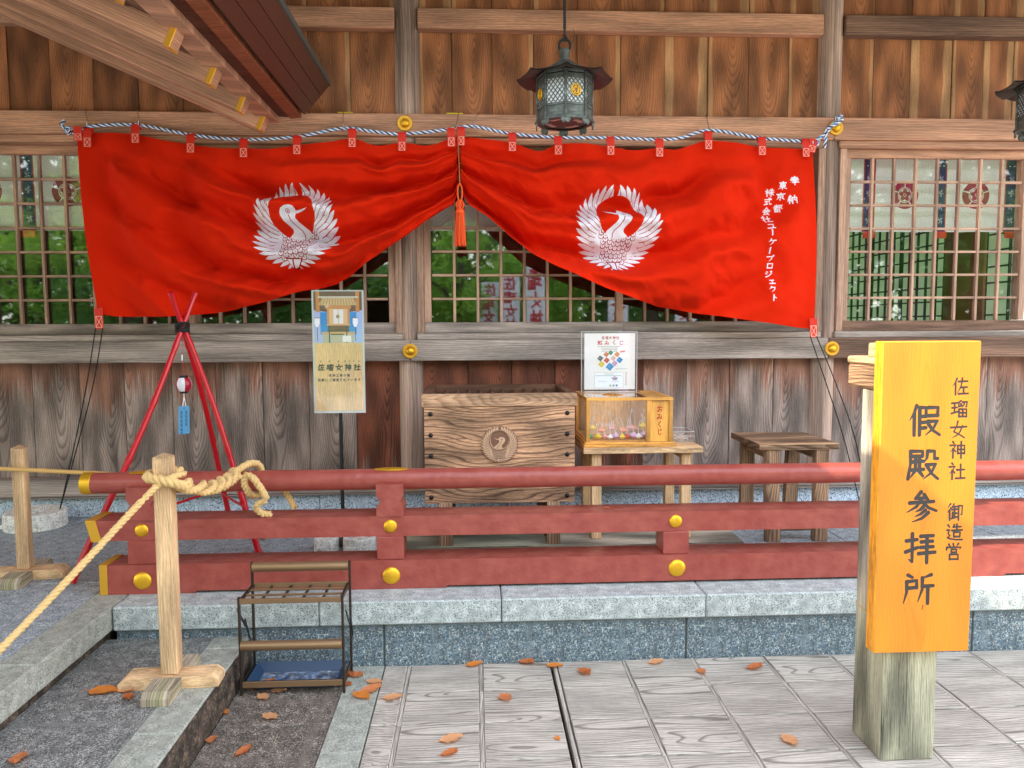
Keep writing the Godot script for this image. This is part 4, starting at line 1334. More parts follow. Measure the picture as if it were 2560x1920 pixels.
# ---------------------------------------------------------------- bronze lantern
func build_lantern() -> void:
	var t := thing("hanging_lantern", "bronze eight sided lantern with lattice panes hanging before the wall", "lantern", Vector3(.487, 2.56, .8))
	var tn := -.08 + PI / 8 * 0.0 - PI / 2
	# roof with upturned corners
	var roof := MB.new()
	var rows := []
	var uv := []
	for k in 9:
		var f := k / 8.0
		var row := PackedVector3Array()
		var u := PackedVector2Array()
		for s in 65:
			var a := TAU * s / 64.0
			var c := fposmod((a) / (PI / 4), 1.0)
			var edge := absf(c - .5) * 2.0
			var rr := lerpf(.255, .03, f) * (cos(PI / 8) / cos((c - .5) * PI / 4))
			var y := .225 + .105 * pow(f, 1.6) + .014 * pow(edge, 4.0) * pow(1.0 - f, 2.0)
			row.push_back(Vector3(cos(a + tn) * rr, y, -sin(a + tn) * rr))
			u.push_back(Vector2(s / 8.0, f))
		rows.append(row)
		uv.append(u)
	roof.grid(rows, uv)
	part(t, "roof", roof, M.bronze)
	var under := MB.new()
	var r2 := []
	for k in [0, 3]:
		var row := PackedVector3Array()
		for p in rows[k]:
			row.push_back(p - Vector3(0, .006, 0))
		r2.append(row)
	under.grid(r2, [uv[0], uv[3]], true)
	part(t, "roof_underside", under, M.bronze_red)
	# body: posts, rails, lattice panes
	var R := .143
	var hb := .235
	for k in 8:
		var a := TAU * k / 8 + tn
		part(t, "corner_post", bx(Vector3(.016, hb, .016), .002), M.bronze, Vector3(cos(a) * R, .012 + hb * .5, -sin(a) * R), Vector3(0, a, 0))
		var b := a + PI / 8
		var ap := R * cos(PI / 8)
		var wd := 2.0 * R * sin(PI / 8) - .014
		var f := Node3D.new()
		f.name = "side_panel"
		t.add_child(f, true)
		f.position = Vector3(cos(b) * ap, .012, -sin(b) * ap)
		f.rotation.y = b + PI / 2
		for q in [[.0, .022], [.058, .012], [.19, .012], [.222, .013]]:
			part(f, "rail", bx(Vector3(wd, q[1], .012), .001), M.bronze, Vector3(0, q[0] + q[1] * .5, 0))
		for q in [.04, .206]:
			part(f, "relief_plate", bx(Vector3(wd, .034 if q < .1 else .02, .005), 0.0), M.bronze, Vector3(0, q, 0))
			var sc := MB.new()
			for j in 6:
				sc.add(dome(.0055, .005, 8), Transform3D(Basis(Vector3.RIGHT, PI / 2), Vector3((j - 2.5) * wd / 6.2, q + .005 * sin(j * 2.1), -.002)))
				sc.add(dome(.0055, .005, 8), Transform3D(Basis(Vector3.RIGHT, -PI / 2), Vector3((j - 2.5) * wd / 6.2, q + .005 * sin(j * 2.1), .002)))
			part(f, "scrollwork", sc, M.bronze)
		part(f, "pane", bx(Vector3(wd, .12, .002), 0.0), M.shade_paper, Vector3(0, .13, 0))
		var lt := MB.new()
		for d in [-1.0, 1.0]:
			for j in range(-5, 6):
				# diagonal bar clipped to the panel
				var x := j * .0235
				var h := .06
				var p0 := Vector2(x - h * .8 * d, -h)
				var p1 := Vector2(x + h * .8 * d, h)
				var e := p1 - p0
				var lo := 0.0
				var hi := 1.0
				for bnd in [-wd * .5, wd * .5]:
					var q: float = (bnd - p0.x) / e.x
					if (e.x > 0) == (bnd < 0):
						lo = maxf(lo, q)
					else:
						hi = minf(hi, q)
				if hi > lo + .03:
					for zz in [-.004, .004]:
						lt.add(bx(Vector3(e.length() * (hi - lo), .0042, .003), 0.0), Transform3D(Basis(Vector3.BACK, atan2(e.y, e.x)), Vector3(p0.x + e.x * (lo + hi) * .5, .13 + p0.y + e.y * (lo + hi) * .5, zz)))
		part(f, "lattice", lt, M.bronze)
		if k % 2 == 0:
			var cr := MB.new()
			for q in [[.025, .0035], [.015, .003]]:
				var ring := PackedVector3Array()
				for j in 25:
					ring.push_back(Vector3(cos(TAU * j / 24) * q[0], .13 + sin(TAU * j / 24) * q[0] * 1.1, 0))
				cr.add(tube(ring, q[1], 6, false))
			for j in 5:
				var an := TAU * j / 5 + .3
				cr.add(tube(PackedVector3Array([Vector3(cos(an) * .004, .13 + sin(an) * .004, 0), Vector3(cos(an) * .025, .13 + sin(an) * .027, 0)]), .002, 5))
			part(f, "gilt_crest", cr, M.gold, Vector3(0, 0, .0085))
	# floor of the lantern with openings, feet
	part(t, "base_rim", facets([Vector2(.125, .0), Vector2(.158, .002), Vector2(.158, .014), Vector2(.15, .018)], 8, tn), M.bronze)
	part(t, "base_plate", facets([Vector2(.0001, .008), Vector2(.157, .008)], 8, tn), M.bronze_red)
	for k in 4:
		var op := MB.new()
		var a0 := TAU * k / 4 + .5
		for j in 6:
			var a := a0 + j * .15
			var b := a + .15
			op.quad(Vector3(cos(a) * .07, .0065, -sin(a) * .07), Vector3(cos(b) * .07, .0065, -sin(b) * .07), Vector3(cos(b) * .1, .0065, -sin(b) * .1), Vector3(cos(a) * .1, .0065, -sin(a) * .1), Vector2(), Vector2(), Vector2(), Vector2(), Vector3.DOWN)
		part(t, "light_opening", op, M.beak_pink)
	for k in 8:
		var a := TAU * k / 8 + tn
		part(t, "foot", prism(P2([-.022, 0, .022, 0, .026, -.012, .014, -.03, 0, -.022, -.014, -.03, -.026, -.012]), -.004, .004), M.bronze, Vector3(cos(a) * .148, .002, -sin(a) * .148), Vector3(0, a + PI / 2, 0))
	# knob, ring, hook and rod
	part(t, "finial", facets([Vector2(.036, .318), Vector2(.03, .335), Vector2(.024, .345), Vector2(.03, .375), Vector2(.028, .385), Vector2(.0001, .397)], 6, .2), M.bronze)
	var rg := PackedVector3Array()
	for j in 29:
		rg.push_back(Vector3(cos(TAU * j / 28) * .03, .405 + sin(TAU * j / 28) * .031, .01 * sin(TAU * j / 28)))
	part(t, "ring", tube(rg, .0065, 8, false), M.iron)
	part(t, "hook", tube(spline([Vector3(0, .5, 0), Vector3(0, .46, 0), Vector3(.008, .44, .004), Vector3(.004, .425, .012), Vector3(-.004, .43, .008), Vector3(-.003, .46, .004)], .008), .0055, 7), M.iron)
	part(t, "wire", tube(spline([Vector3(.028, .40, .01), Vector3(.045, .43, .01), Vector3(.05, .46, .01), Vector3(.043, .49, .01)], .01), .0013, 5), M.iron)
	part(t, "rod", tube(PackedVector3Array([Vector3(0, .49, 0), Vector3(-.004, 1.4, 0), Vector3(-.004, 1.86, 0)]), .0075, 8), M.iron)
	var o := t.duplicate()
	o.name = numbered("hanging_lantern")
	add_child(o)
	o.position = Vector3(3.14, 2.555, .8)
	o.rotation.y = .35
	o.set_meta("label", "second bronze lantern cut off by the right edge of the picture")
	for q in [t, o]:
		q.set_meta("group", "bronze lanterns under the eaves")

# ---------------------------------------------------------------- red railing
func build_railing() -> void:
	var t := thing("railing", "red lacquered railing with gilt fittings along the platform edge", "railing")
	# base rail with feet
	part(t, "base_rail", prism(P2([-1.655, .301, -1.275, .301, -1.262, .312, -.66, .312, -.645, .301, -.145, .301, -.13, .312, 1.98, .312, 1.995, .301, 2.505, .301, 2.52, .312, 3.6, .312, 3.6, .435, -1.655, .435]), 1.32, 1.48), M.lacquer)
	part(t, "gilt_cap", bx(Vector3(.034, .139, .166), .002), M.gold_flat, Vector3(-1.671, .370, 1.4))
	part(t, "middle_rail", prism(P2([-1.682, .541, 3.6, .541, 3.6, .634, -1.706, .634]), 1.30, 1.46), M.lacquer)
	part(t, "gilt_cap", prism(P2([-1.724, .538, -1.680, .538, -1.705, .637, -1.75, .637]), 1.297, 1.463), M.gold_flat)
	var hr := PackedVector3Array()
	var rr := []
	for k in 40:
		hr.push_back(Vector3(lerpf(-1.745, 3.6, k / 39.0), .791, 1.385))
		rr.append(.048 + .0008 * sin(k * 2.3))
	part(t, "handrail", tube(hr, rr, 32), M.lacquer)
	part(t, "gilt_cap", tube(PackedVector3Array([Vector3(-1.785, .791, 1.385), Vector3(-1.783, .791, 1.385), Vector3(-1.741, .791, 1.385), Vector3(-1.739, .791, 1.385)]), [.047, .0505, .0505, .048], 32), M.gold)
	for x in [-1.503, -.391, .93, 2.25]:
		slab(t, "post", Vector3(x - .061, .4355, 1.325), Vector3(x + .061, .5405, 1.472), M.lacquer, .003)
		part(t, "gilt_nail", dome(.0405, .016, 24), M.gold, Vector3(x + .003, .363 if x < .5 else .372, 1.4805), Vector3(PI / 2, 0, 0))
		part(t, "gilt_nail", dome(.0305, .013, 24), M.gold, Vector3(x, .588, 1.4605), Vector3(PI / 2, 0, 0))
	for x in [-1.503, -.391, 2.25]:
		var pts := [-.061, .782, -.061, .728, -.044, .707, -.044, .703, -.058, .682, -.061, .672, -.061, .6345]
		var pl := PackedVector2Array()
		for k in range(0, pts.size(), 2):
			pl.push_back(Vector2(pts[k], pts[k + 1]))
		for k in range(pts.size() - 2, -1, -2):
			pl.push_back(Vector2(-pts[k], pts[k + 1]))
		part(t, "bracket", prism(pl, 1.33, 1.468), M.lacquer, Vector3(x, 0, 0))
		part(t, "gilt_plate", lathe([Vector2(.085, 0), Vector2(.08, .003), Vector2(.05, .007), Vector2(.0001, .008)], 24), M.gold, Vector3(x, .8365, 1.385)).scale = Vector3(1, 1, .32)

# ---------------------------------------------------------------- offertory box
func build_offertory() -> void:
	var pl := thing("wooden_dais", "low pale wooden dais under the offertory box and the table", "dais")
	for k in 3:
		var o := slab(pl, "plank", Vector3(-.42 + k * .0, .301, .30 + k * .224), Vector3(1.46 - k * .012, .343, .52 + k * .224), W.old_post[k % 2], .004, 0, .3, 1.2)
		o.position.y -= k * .0
	var t := thing("offertory_box", "wooden offertory box with a carved crane roundel and iron studs", "box", Vector3(.13, .344, .62))
	# skids
	for x in [-.287, .282]:
		var sk := prism(P2([-.34, 0, .34, 0, .34, .20, .325, .225, .3, .235, -.34, .235]), -.034, .034, .2, .6, true)
		var q := MB.new()
		q.add(sk, Transform3D(Basis(Vector3.UP, -PI / 2), Vector3(x, 0, 0)))
		part(t, "skid", q, W.stool[1], Vector3(0, 0, .004))
	# front made of three planks
	var fy := [.222, .40, .565, .735]
	for k in 3:
		part(t, "front_plank", bx(Vector3(.79, fy[k + 1] - fy[k] - .0006, .028), .0015, 0, .52, .82, .5 + (k - 1) * .33, .5), W.zelkova[0], Vector3(0, (fy[k] + fy[k + 1]) * .5, .312))
	slab(t, "side_panel", Vector3(-.393, .222, -.3), Vector3(-.367, .734, .297), W.zelkova[1], .002, 2, .5, .6)
	slab(t, "side_panel", Vector3(.367, .222, -.3), Vector3(.393, .734, .297), W.zelkova[1], .002, 2, .5, .6)
	slab(t, "back_panel", Vector3(-.393, .222, -.327), Vector3(.393, .734, -.301), W.zelkova[1], .002, 0, .5, .8)
	slab(t, "bottom_panel", Vector3(-.366, .23, -.3), Vector3(.366, .25, .297), W.darkwood[0], .002, 0, .5, .8)
	# rim
	part(t, "rim", bx(Vector3(.814, .066, .05), .003, 0, .07, .82, .5, .5), W.rim[0], Vector3(0, .768, .308))
	part(t, "rim", bx(Vector3(.814, .066, .05), .003, 0, .07, .82, .5, .5), W.darkwood[1], Vector3(0, .768, -.304))
	for x in [-.382, .382]:
		part(t, "rim", bx(Vector3(.05, .066, .561), .003, 2, .2, .7, .3, .2), W.darkwood[0], Vector3(x, .768, .002))
	for k in 10:
		var x := -.297 + k * .066
		part(t, "slat", prism(P2([-.016, -.02, .016, -.02, .016, .004, 0, .024, -.016, .004]), -.277, .277, .1, .6, false), W.darkwood[k % 2], Vector3(x, .755, .002))
	slab(t, "chute", Vector3(-.357, .66, -.28), Vector3(.357, .67, .283), M.dark_brown, 0.0)
	# studs
	for y in [.697, .586, .477, .257]:
		for x in [-.362, .355]:
			part(t, "stud", dome(.0125, .011, 14), M.iron, Vector3(x, y, .3262), Vector3(PI / 2, 0, 0))
	# carved crane roundel: feathers, scales and neck in relief
	var c := Vector3(-.002, .535, .326)
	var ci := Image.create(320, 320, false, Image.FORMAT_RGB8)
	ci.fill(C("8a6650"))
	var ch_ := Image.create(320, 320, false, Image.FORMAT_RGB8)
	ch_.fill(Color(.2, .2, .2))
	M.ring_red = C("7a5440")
	crane(ci, Vector2(160, 160), 157.0, -1.0, C("cfa787"), C("7c5a46"))  # groove lines darkened in the colour to stand for their shade
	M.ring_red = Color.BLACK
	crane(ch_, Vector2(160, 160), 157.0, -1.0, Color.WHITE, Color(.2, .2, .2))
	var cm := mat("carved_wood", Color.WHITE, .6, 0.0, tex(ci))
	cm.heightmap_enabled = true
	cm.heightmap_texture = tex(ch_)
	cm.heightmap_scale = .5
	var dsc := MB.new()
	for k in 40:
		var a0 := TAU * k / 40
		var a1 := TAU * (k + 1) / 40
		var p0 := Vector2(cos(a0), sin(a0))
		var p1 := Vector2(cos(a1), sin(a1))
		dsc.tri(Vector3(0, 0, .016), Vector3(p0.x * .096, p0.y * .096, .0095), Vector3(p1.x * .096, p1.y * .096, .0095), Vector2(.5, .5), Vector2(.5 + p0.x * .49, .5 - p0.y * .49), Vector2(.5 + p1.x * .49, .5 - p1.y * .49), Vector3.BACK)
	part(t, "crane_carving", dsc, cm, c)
	part(t, "carving_ground", lathe([Vector2(.098, -.001), Vector2(.098, .004), Vector2(.092, .007), Vector2(.0001, .007)], 32), W.zelkova[1], c, Vector3(PI / 2, 0, 0))
	var rim := PackedVector3Array()
	for k in 33:
		rim.push_back(Vector3(cos(TAU * k / 32) * .051 - .002, sin(TAU * k / 32) * .051 + .024, .0135))
	part(t, "carved_rim", tube(rim, .0035, 6, false), W.rim[0], c)

# ---------------------------------------------------------------- fortune slip table
func build_fortune_table() -> void:
	var t := thing("side_table", "plain light wood table carrying the fortune slip box", "table", Vector3(.9, .344, .68))
	part(t, "table_top", bx(Vector3(.646, .031, .47), .002, 0, .3, .8, .2, .1), W.fresh[0], Vector3(0, .4865, 0))
	for x in [-.247, .243]:
		for z in [.175, -.175]:
			part(t, "leg", bx(Vector3(.053, .47, .053), .002, 1, .12, .8, rng.randf(), 0), W.fresh[1], Vector3(x, .2355, z))
		part(t, "apron", bx(Vector3(.02, .05, .296), .002, 2, .12, .8, .3, .2), W.fresh[2], Vector3(x, .445, 0))
	part(t, "apron", bx(Vector3(.43, .05, .02), .002, 0, .12, .8, .3, .2), W.fresh[2], Vector3(0, .445, -.175))
	var b := thing("fortune_slip_box", "honey coloured wooden box with a clear front full of paper charms", "box", Vector3(.83, .847, .665))
	# plinth, frame, panels
	part(b, "plinth", bx(Vector3(.5, .014, .47), .002, 0, .14, .5, .1, .1), W.honey[0], Vector3(.0, .007, 0))
	part(b, "plinth", bx(Vector3(.484, .012, .452), .002, 0, .14, .5, .6, .3), W.honey[1], Vector3(0, .0205, 0))
	var post := func(x: float, z: float, w: float) -> void:
		part(b, "frame_post", bx(Vector3(w, .222, .02), .0015, 1, .14, .5, rng.randf(), .2), W.honey[0], Vector3(x, .138, z))
	for z in [.209, -.209]:
		for x in [-.225, .224]:
			post.call(x, z, .02)
		part(b, "frame_rail", bx(Vector3(.47, .016, .022), .0015, 0, .14, .5, rng.randf(), .2), W.honey[1], Vector3(0, .2575, z))
	post.call(.103, .209, .02)
	post.call(.103, -.209, .02)
	for x in [-.2345, .2345]:
		part(b, "frame_rail", bx(Vector3(.001 + .018, .016, .396), .0015, 2, .14, .5, .2, .2), W.honey[1], Vector3(x - signf(x) * .009, .2575, 0))
	part(b, "side_panel", bx(Vector3(.006, .222, .396), 0.0, 1, .14, .5, .1, .1), W.honey[0], Vector3(.228, .138, 0))
	part(b, "back_panel", bx(Vector3(.43, .222, .006), 0.0, 1, .14, .5, .1, .1), W.honey[1], Vector3(0, .138, -.208))
	part(b, "side_panel", bx(Vector3(.006, .222, .396), 0.0, 1, .14, .5, .4, .1), W.honey[0], Vector3(.096, .138, 0))
	part(b, "floor_panel", bx(Vector3(.46, .006, .41), 0.0, 0, .14, .5, .4, .1), W.honey[0], Vector3(0, .03, 0))
	part(b, "top_panel", bx(Vector3(.118, .006, .396), 0.0, 2, .14, .5, .4, .1), W.honey[0], Vector3(.162, .261, 0))
	part(b, "side_glass", bx(Vector3(.003, .22, .394), 0.0), M.clear, Vector3(-.226, .138, 0))
	part(b, "front_glass", bx(Vector3(.306, .22, .003), 0.0), M.clear, Vector3(-.061, .138, .207))
	# lettered panel
	var im := wood_img(128, 288, 77, {"early": C("e0a552"), "late": C("c98c3e"), "check": 0.0, "w": .1, "l": .22, "con": .5, "cx": 1.5, "pitch": .005})
	var kana := "おみくじ"
	for k in 4:
		glyph(im, kana[k], Vector2(66, 62 + k * 54), Vector2(40 if k < 3 else 34, 44), 3.4 if k < 2 else 3.0, C("b3240f"), .05)
	var pm := mat("lettered_panel", Color.WHITE, .45, 0.0, tex(im))
	var pn := MB.new()
	pn.quad(Vector3(-.05, -.111, 0), Vector3(.05, -.111, 0), Vector3(.05, .111, 0), Vector3(-.05, .111, 0), Vector2(0, 1), Vector2(1, 1), Vector2(1, 0), Vector2(0, 0))
	part(b, "lettered_panel", pn, pm, Vector3(.1635, .138, .2075))
	part(b, "panel_back", bx(Vector3(.102, .222, .006), 0.0), W.honey[1], Vector3(.1635, .138, .2035))
	# clear top with a hand hole
	var tp := MB.new()
	var hole := []
	var outer := []
	for k in 33:
		var a := TAU * k / 32
		hole.append(Vector3(-.066 + cos(a) * .058, .2665, .06 + sin(a) * .085))
		var d := Vector2(cos(a), sin(a))
		var sc := minf(.165 / maxf(absf(d.x), .001), .2 / maxf(absf(d.y), .001))
		outer.append(Vector3(-.066 + clampf(d.x * sc, -.165, .165), .2665, clampf(d.y * sc + .0, -.2, .2)))
	for k in 32:
		tp.quad(hole[k], hole[k + 1], outer[k + 1], outer[k], Vector2(), Vector2(), Vector2(), Vector2(), Vector3.UP)
	part(b, "top_glass", tp, M.clear)
	# round tray of charms inside
	var dish := thing("clear_dish", "round clear plastic dish inside the fortune slip box", "dish", Vector3(.765, .881, .665))
	part(dish, "wall", lathe([Vector2(.128, 0), Vector2(.135, .001), Vector2(.14, .055), Vector2(.137, .055), Vector2(.132, .004), Vector2(.0001, .004)], 36), M.clear)
	var cols := {"yellow": C("e8c424"), "pink": C("e8a0a0"), "green": C("1f9a5a"), "white": C("efe6e0"), "red": C("d8452f"), "mauve": C("cfa6c8"), "orange": C("ef8a5a")}
	for k in cols:
		mat("paper_" + k, cols[k], .75)
	mat("thread", C("e8e4e0"), .8)
	# colour, x, y, z, size, turn, where
	var ch := [["green", -.212, .024, .175, .024, .2, "at the left front corner"], ["yellow", -.193, .066, .150, .026, .5, "leaning on the left pane"], ["yellow", -.166, .022, .182, .026, .1, "beside the green one, front row"], ["orange", -.14, .05, .14, .03, .8, "behind the front row, left"], ["pink", -.128, .022, .178, .022, .4, "third in the front row"], ["white", -.098, .02, .184, .022, 1.1, "fourth in the front row"], ["mauve", -.07, .024, .180, .028, .3, "fifth in the front row"], ["yellow", -.035, .022, .186, .024, .7, "near the middle of the front row"], ["orange", -.02, .05, .14, .027, .2, "in the heap near the middle"], ["red", -.006, .022, .178, .02, .9, "small, in the front row"], ["mauve", .03, .026, .178, .027, .5, "right of the red one"], ["pink", .02, .062, .13, .026, .2, "on top of the heap"], ["white", .055, .022, .184, .024, .1, "front row, right part"], ["yellow", .082, .078, .168, .028, .78, "high against the right post"], ["mauve", .086, .03, .172, .027, .6, "in the right front corner"], ["yellow", .088, .056, .150, .018, .3, "under the high yellow one"], ["orange", .05, .058, .12, .025, 1.3, "at the back right of the heap"], ["pink", -.08, .058, .12, .026, .9, "at the back left of the heap"]]
	for q in ch:
		var o := thing("paper_charm", "folded %s paper charm %s in the clear box" % [q[0], q[6]], "paper charm", Vector3(.83 + q[1], .881 + q[2] - .006, .665 + q[3]), "paper charms in the fortune slip box")
		var s: float = q[4]
		var m := MB.new()
		var top := Vector3(0, s * .85, 0)
		var bot := Vector3(0, -s * .55, 0)
		var ring := []
		for k in 4:
			ring.append(Vector3(cos(TAU * k / 4 + q[5]) * s, rng.randf_range(-.1, .1) * s, sin(TAU * k / 4 + q[5]) * s * .7))
		for k in 4:
			m.tri(ring[k], ring[(k + 1) % 4], top, Vector2(), Vector2(), Vector2(), ring[k] + ring[(k + 1) % 4] + top)
			m.tri(ring[k], ring[(k + 1) % 4], bot, Vector2(), Vector2(), Vector2(), ring[k] + ring[(k + 1) % 4] + bot)
		part(o, "body", m, M["paper_" + q[0]])
		var dx := rng.randf_range(-.022, .022)
		var hh := rng.randf_range(.045, .085)
		var z: float = minf(q[3], .16) - q[3]
		part(o, "thread", tube(spline([top, Vector3(dx * .4, s + hh * .4, z), Vector3(dx, s + hh * .9, z), Vector3(dx * 1.5, s + hh, z), Vector3(dx * 1.9, s + hh * .7, z)], .012), .0011, 4), M.thread)
	# acrylic stand with a poster, on the box
	var st := thing("fortune_poster", "white poster with coloured charms in a clear stand on the slip box", "poster", Vector3(.79, 1.1145, .47))
	var pi := Image.create(360, 400, false, Image.FORMAT_RGB8)
	pi.fill(C("f0e8ea"))
	for y in 400:
		for x in 360:
			if x % 2 == 0:
				continue
			pi.set_pixel(x, y, C("ece6e6").lerp(C("e2e8e0"), y / 400.0))
	var nm := "佐瑠女神社"
	for k in 5:
		glyph(pi, nm[k], Vector2(132 + k * 26, 32), Vector2(22, 22), 1.5, C("b0304a"))
	nm = "虹みくじ"
	for k in 4:
		glyph(pi, nm[k], Vector2(110 + k * 50, 66 + (k % 2) * 3), Vector2(34, 32), 2.6, C("c0203a"))
	for r in 4:
		var lw: int = [165, 125, 112, 118][r]
		for k in lw / 7:
			pi.fill_rect(Rect2i(180 - lw / 2 + k * 7, 92 + r * 11, 5, 4), C("8a7a80"))
	for q in [["4f4a58", 112, 178, 22], ["c8603a", 155, 150, 20], ["c03a2a", 158, 192, 22], ["d8a0a0", 205, 178, 20], ["d8782a", 232, 150, 20], ["d0b81c", 120, 220, 24], ["2a7ac0", 250, 190, 24], ["b890b8", 214, 214, 22], ["1a80c0", 180, 238, 30], ["1f7a50", 186, 138, 18]]:
		var c := Vector2(q[1], q[2])
		fill_poly(pi, PackedVector2Array([c + Vector2(-q[3], 2), c + Vector2(-2, -q[3]), c + Vector2(q[3], -3), c + Vector2(3, q[3])]), C(q[0]))
		fill_poly(pi, PackedVector2Array([c + Vector2(-q[3] * .5, 2), c + Vector2(-2, -q[3] * .6), c + Vector2(q[3] * .2, 3)]), C(q[0]).lightened(.25))
	for k in 14:
		pi.fill_rect(Rect2i(222 + k * 6, 252, 4, 3), C("707070"))
	pi.fill_rect(Rect2i(72, 278, 205, 112), C("c9a6a6"))
	pi.fill_rect(Rect2i(74, 280, 201, 108), C("eef0f6"))
	for k in 26:
		pi.fill_rect(Rect2i(82 + k * 7, 300, 5, 4), C("707078"))
	for k in 10:
		pi.fill_rect(Rect2i(140 + k * 7, 288, 5, 4), C("707078"))
		pi.fill_rect(Rect2i(100 + k * 6, 340, 4, 3), C("8a8a90"))
		pi.fill_rect(Rect2i(190 + k * 6, 340, 4, 3), C("8a8a90"))
	fill_poly(pi, P2([190, 314, 240, 314, 228, 334, 205, 334]), C("a888a8"))
	fill_poly(pi, P2([208, 312, 216, 300, 222, 312]), C("a888a8"))
	disc(pi, Vector2(185, 372), 8, C("c8b080"))
	disc(pi, Vector2(208, 372), 8, C("70b0b0"))
	disc(pi, Vector2(230, 372), 8, C("8a8a8a"))
	for k in 7:
		pi.fill_rect(Rect2i(292, 276 + k * 14, 9, 9), C("c07080"))
		pi.fill_rect(Rect2i(294, 278 + k * 14, 5, 4), C("f0e8ea"))
	fill_poly(pi, P2([250, 126, 284, 122, 290, 132, 254, 138]), C("d88a78"))
	var mm := mat("fortune_print", Color.WHITE, .4, 0.0, tex(pi))
	var qd := MB.new()
	qd.quad(Vector3(-.146, 0, 0), Vector3(.154, 0, 0), Vector3(.154, .33, 0), Vector3(-.146, .33, 0), Vector2(0, 1), Vector2(1, 1), Vector2(1, 0), Vector2(0, 0))
	part(st, "print", qd, mm, Vector3(0, .008, 0))
	part(st, "backing", bx(Vector3(.3, .33, .002), 0.0), M.paper_white, Vector3(.004, .173, -.002))
	part(st, "clear_cover", bx(Vector3(.327, .345, .003), 0.0), M.clear, Vector3(.0, .173, .004))
	for x in [-.164, .164]:
		part(st, "clear_edge", bx(Vector3(.003, .345, .012), 0.0), M.plastic_edge, Vector3(x, .173, .0))
	part(st, "clear_edge", bx(Vector3(.33, .003, .012), 0.0), M.plastic_edge, Vector3(0, .347, .0))
	part(st, "clear_foot", bx(Vector3(.327, .003, .12), 0.0), M.clear, Vector3(0, .0015, .068))
	# small clear tray with strings, right on the table
	var cs := thing("clear_tray", "small clear plastic tray of white strings at the table's right end", "tray", Vector3(1.163, .847, .66))
	for q in [[Vector3(.118, .056, .003), Vector3(0, .029, .09)], [Vector3(.118, .056, .003), Vector3(0, .029, -.09)], [Vector3(.003, .056, .177), Vector3(-.0575, .029, 0)], [Vector3(.003, .056, .177), Vector3(.0575, .029, 0)], [Vector3(.118, .003, .183), Vector3(0, .0015, 0)]]:
		part(cs, "wall" if q[1].y > .01 else "floor", bx(q[0], 0.0), M.clear, q[1])
	for z in [.09, -.09]:
		part(cs, "lip", bx(Vector3(.12, .003, .005), 0.0), M.plastic_edge, Vector3(0, .0585, z))
	for x in [-.0575, .0575]:
		part(cs, "lip", bx(Vector3(.005, .003, .174), 0.0), M.plastic_edge, Vector3(x, .0585, 0))
	var sg := MB.new()
	for k in 70:
		var p := Vector3(rng.randf_range(-.04, .04), rng.randf_range(.006, .026), rng.randf_range(-.07, .075))
		var d := Vector3(rng.randf_range(-.02, .02), rng.randf_range(-.004, .01), rng.randf_range(-.02, .02))
		sg.add(tube(PackedVector3Array([p - d, p + Vector3(0, .003, 0), p + d]), .0011, 4))
	var so := one("string_heap", "tangle of short white strings in the small clear tray", "strings", sg, M.thread, Vector3(1.163, .847, .66))
	so.set_meta("kind", "stuff")

# ---------------------------------------------------------------- stool at the right
func build_stool() -> void:
	var t := thing("wooden_stool", "empty rough wooden stool with splayed legs behind the railing", "stool", Vector3(1.78, .301, .615))
	for k in 2:
		part(t, "seat_plank", bx(Vector3(.448, .034, .233), .003, 0, .24, .5, .5, .5), W.stool[k * 2], Vector3(0, .527, .117 - k * .234))
	for x in [-.142, .132]:
		for z in [.21, -.18]:
			var o := part(t, "leg", bx(Vector3(.078, .515, .05), .004, 1, .2, .5, rng.randf(), .2), W.stool[1], Vector3(x, .256, z))
			o.rotation = Vector3(-signf(z) * .04, 0, -.015 * signf(x))
	part(t, "rail", bx(Vector3(.2, .07, .03), .003, 0, .2, .5, .2, .1), W.stool[2], Vector3(-.005, .09, .205))
	part(t, "rail", bx(Vector3(.03, .05, .34), .003, 2, .2, .5, .2, .1), W.stool[2], Vector3(-.14, .475, .015))
	part(t, "rail", bx(Vector3(.03, .05, .34), .003, 2, .2, .5, .2, .1), W.stool[2], Vector3(.13, .475, .015))

# ---------------------------------------------------------------- tall notice on a pole
func weight(called: String, label: String, at: Vector3, r: float, h: float) -> void:
	var t := thing(called, label, "weight", at, "white stand weights")
	part(t, "body", lathe([Vector2(r * .98, 0), Vector2(r, .006), Vector2(r, h * .86), Vector2(r * .97, h * .97), Vector2(r * .92, h), Vector2(r * .55, h), Vector2(r * .5, h * .82), Vector2(r * .34, h * .82), Vector2(r * .3, h * 1.0), Vector2(r * .14, h * 1.0), Vector2(r * .12, h * .7), Vector2(.0001, h * .7)], 40), M.hardcore)
	part(t, "grip", bx(Vector3(r * .9, h * .28, .012), .004), M.hardcore, Vector3(-r * .25, h * .42, r * .965))

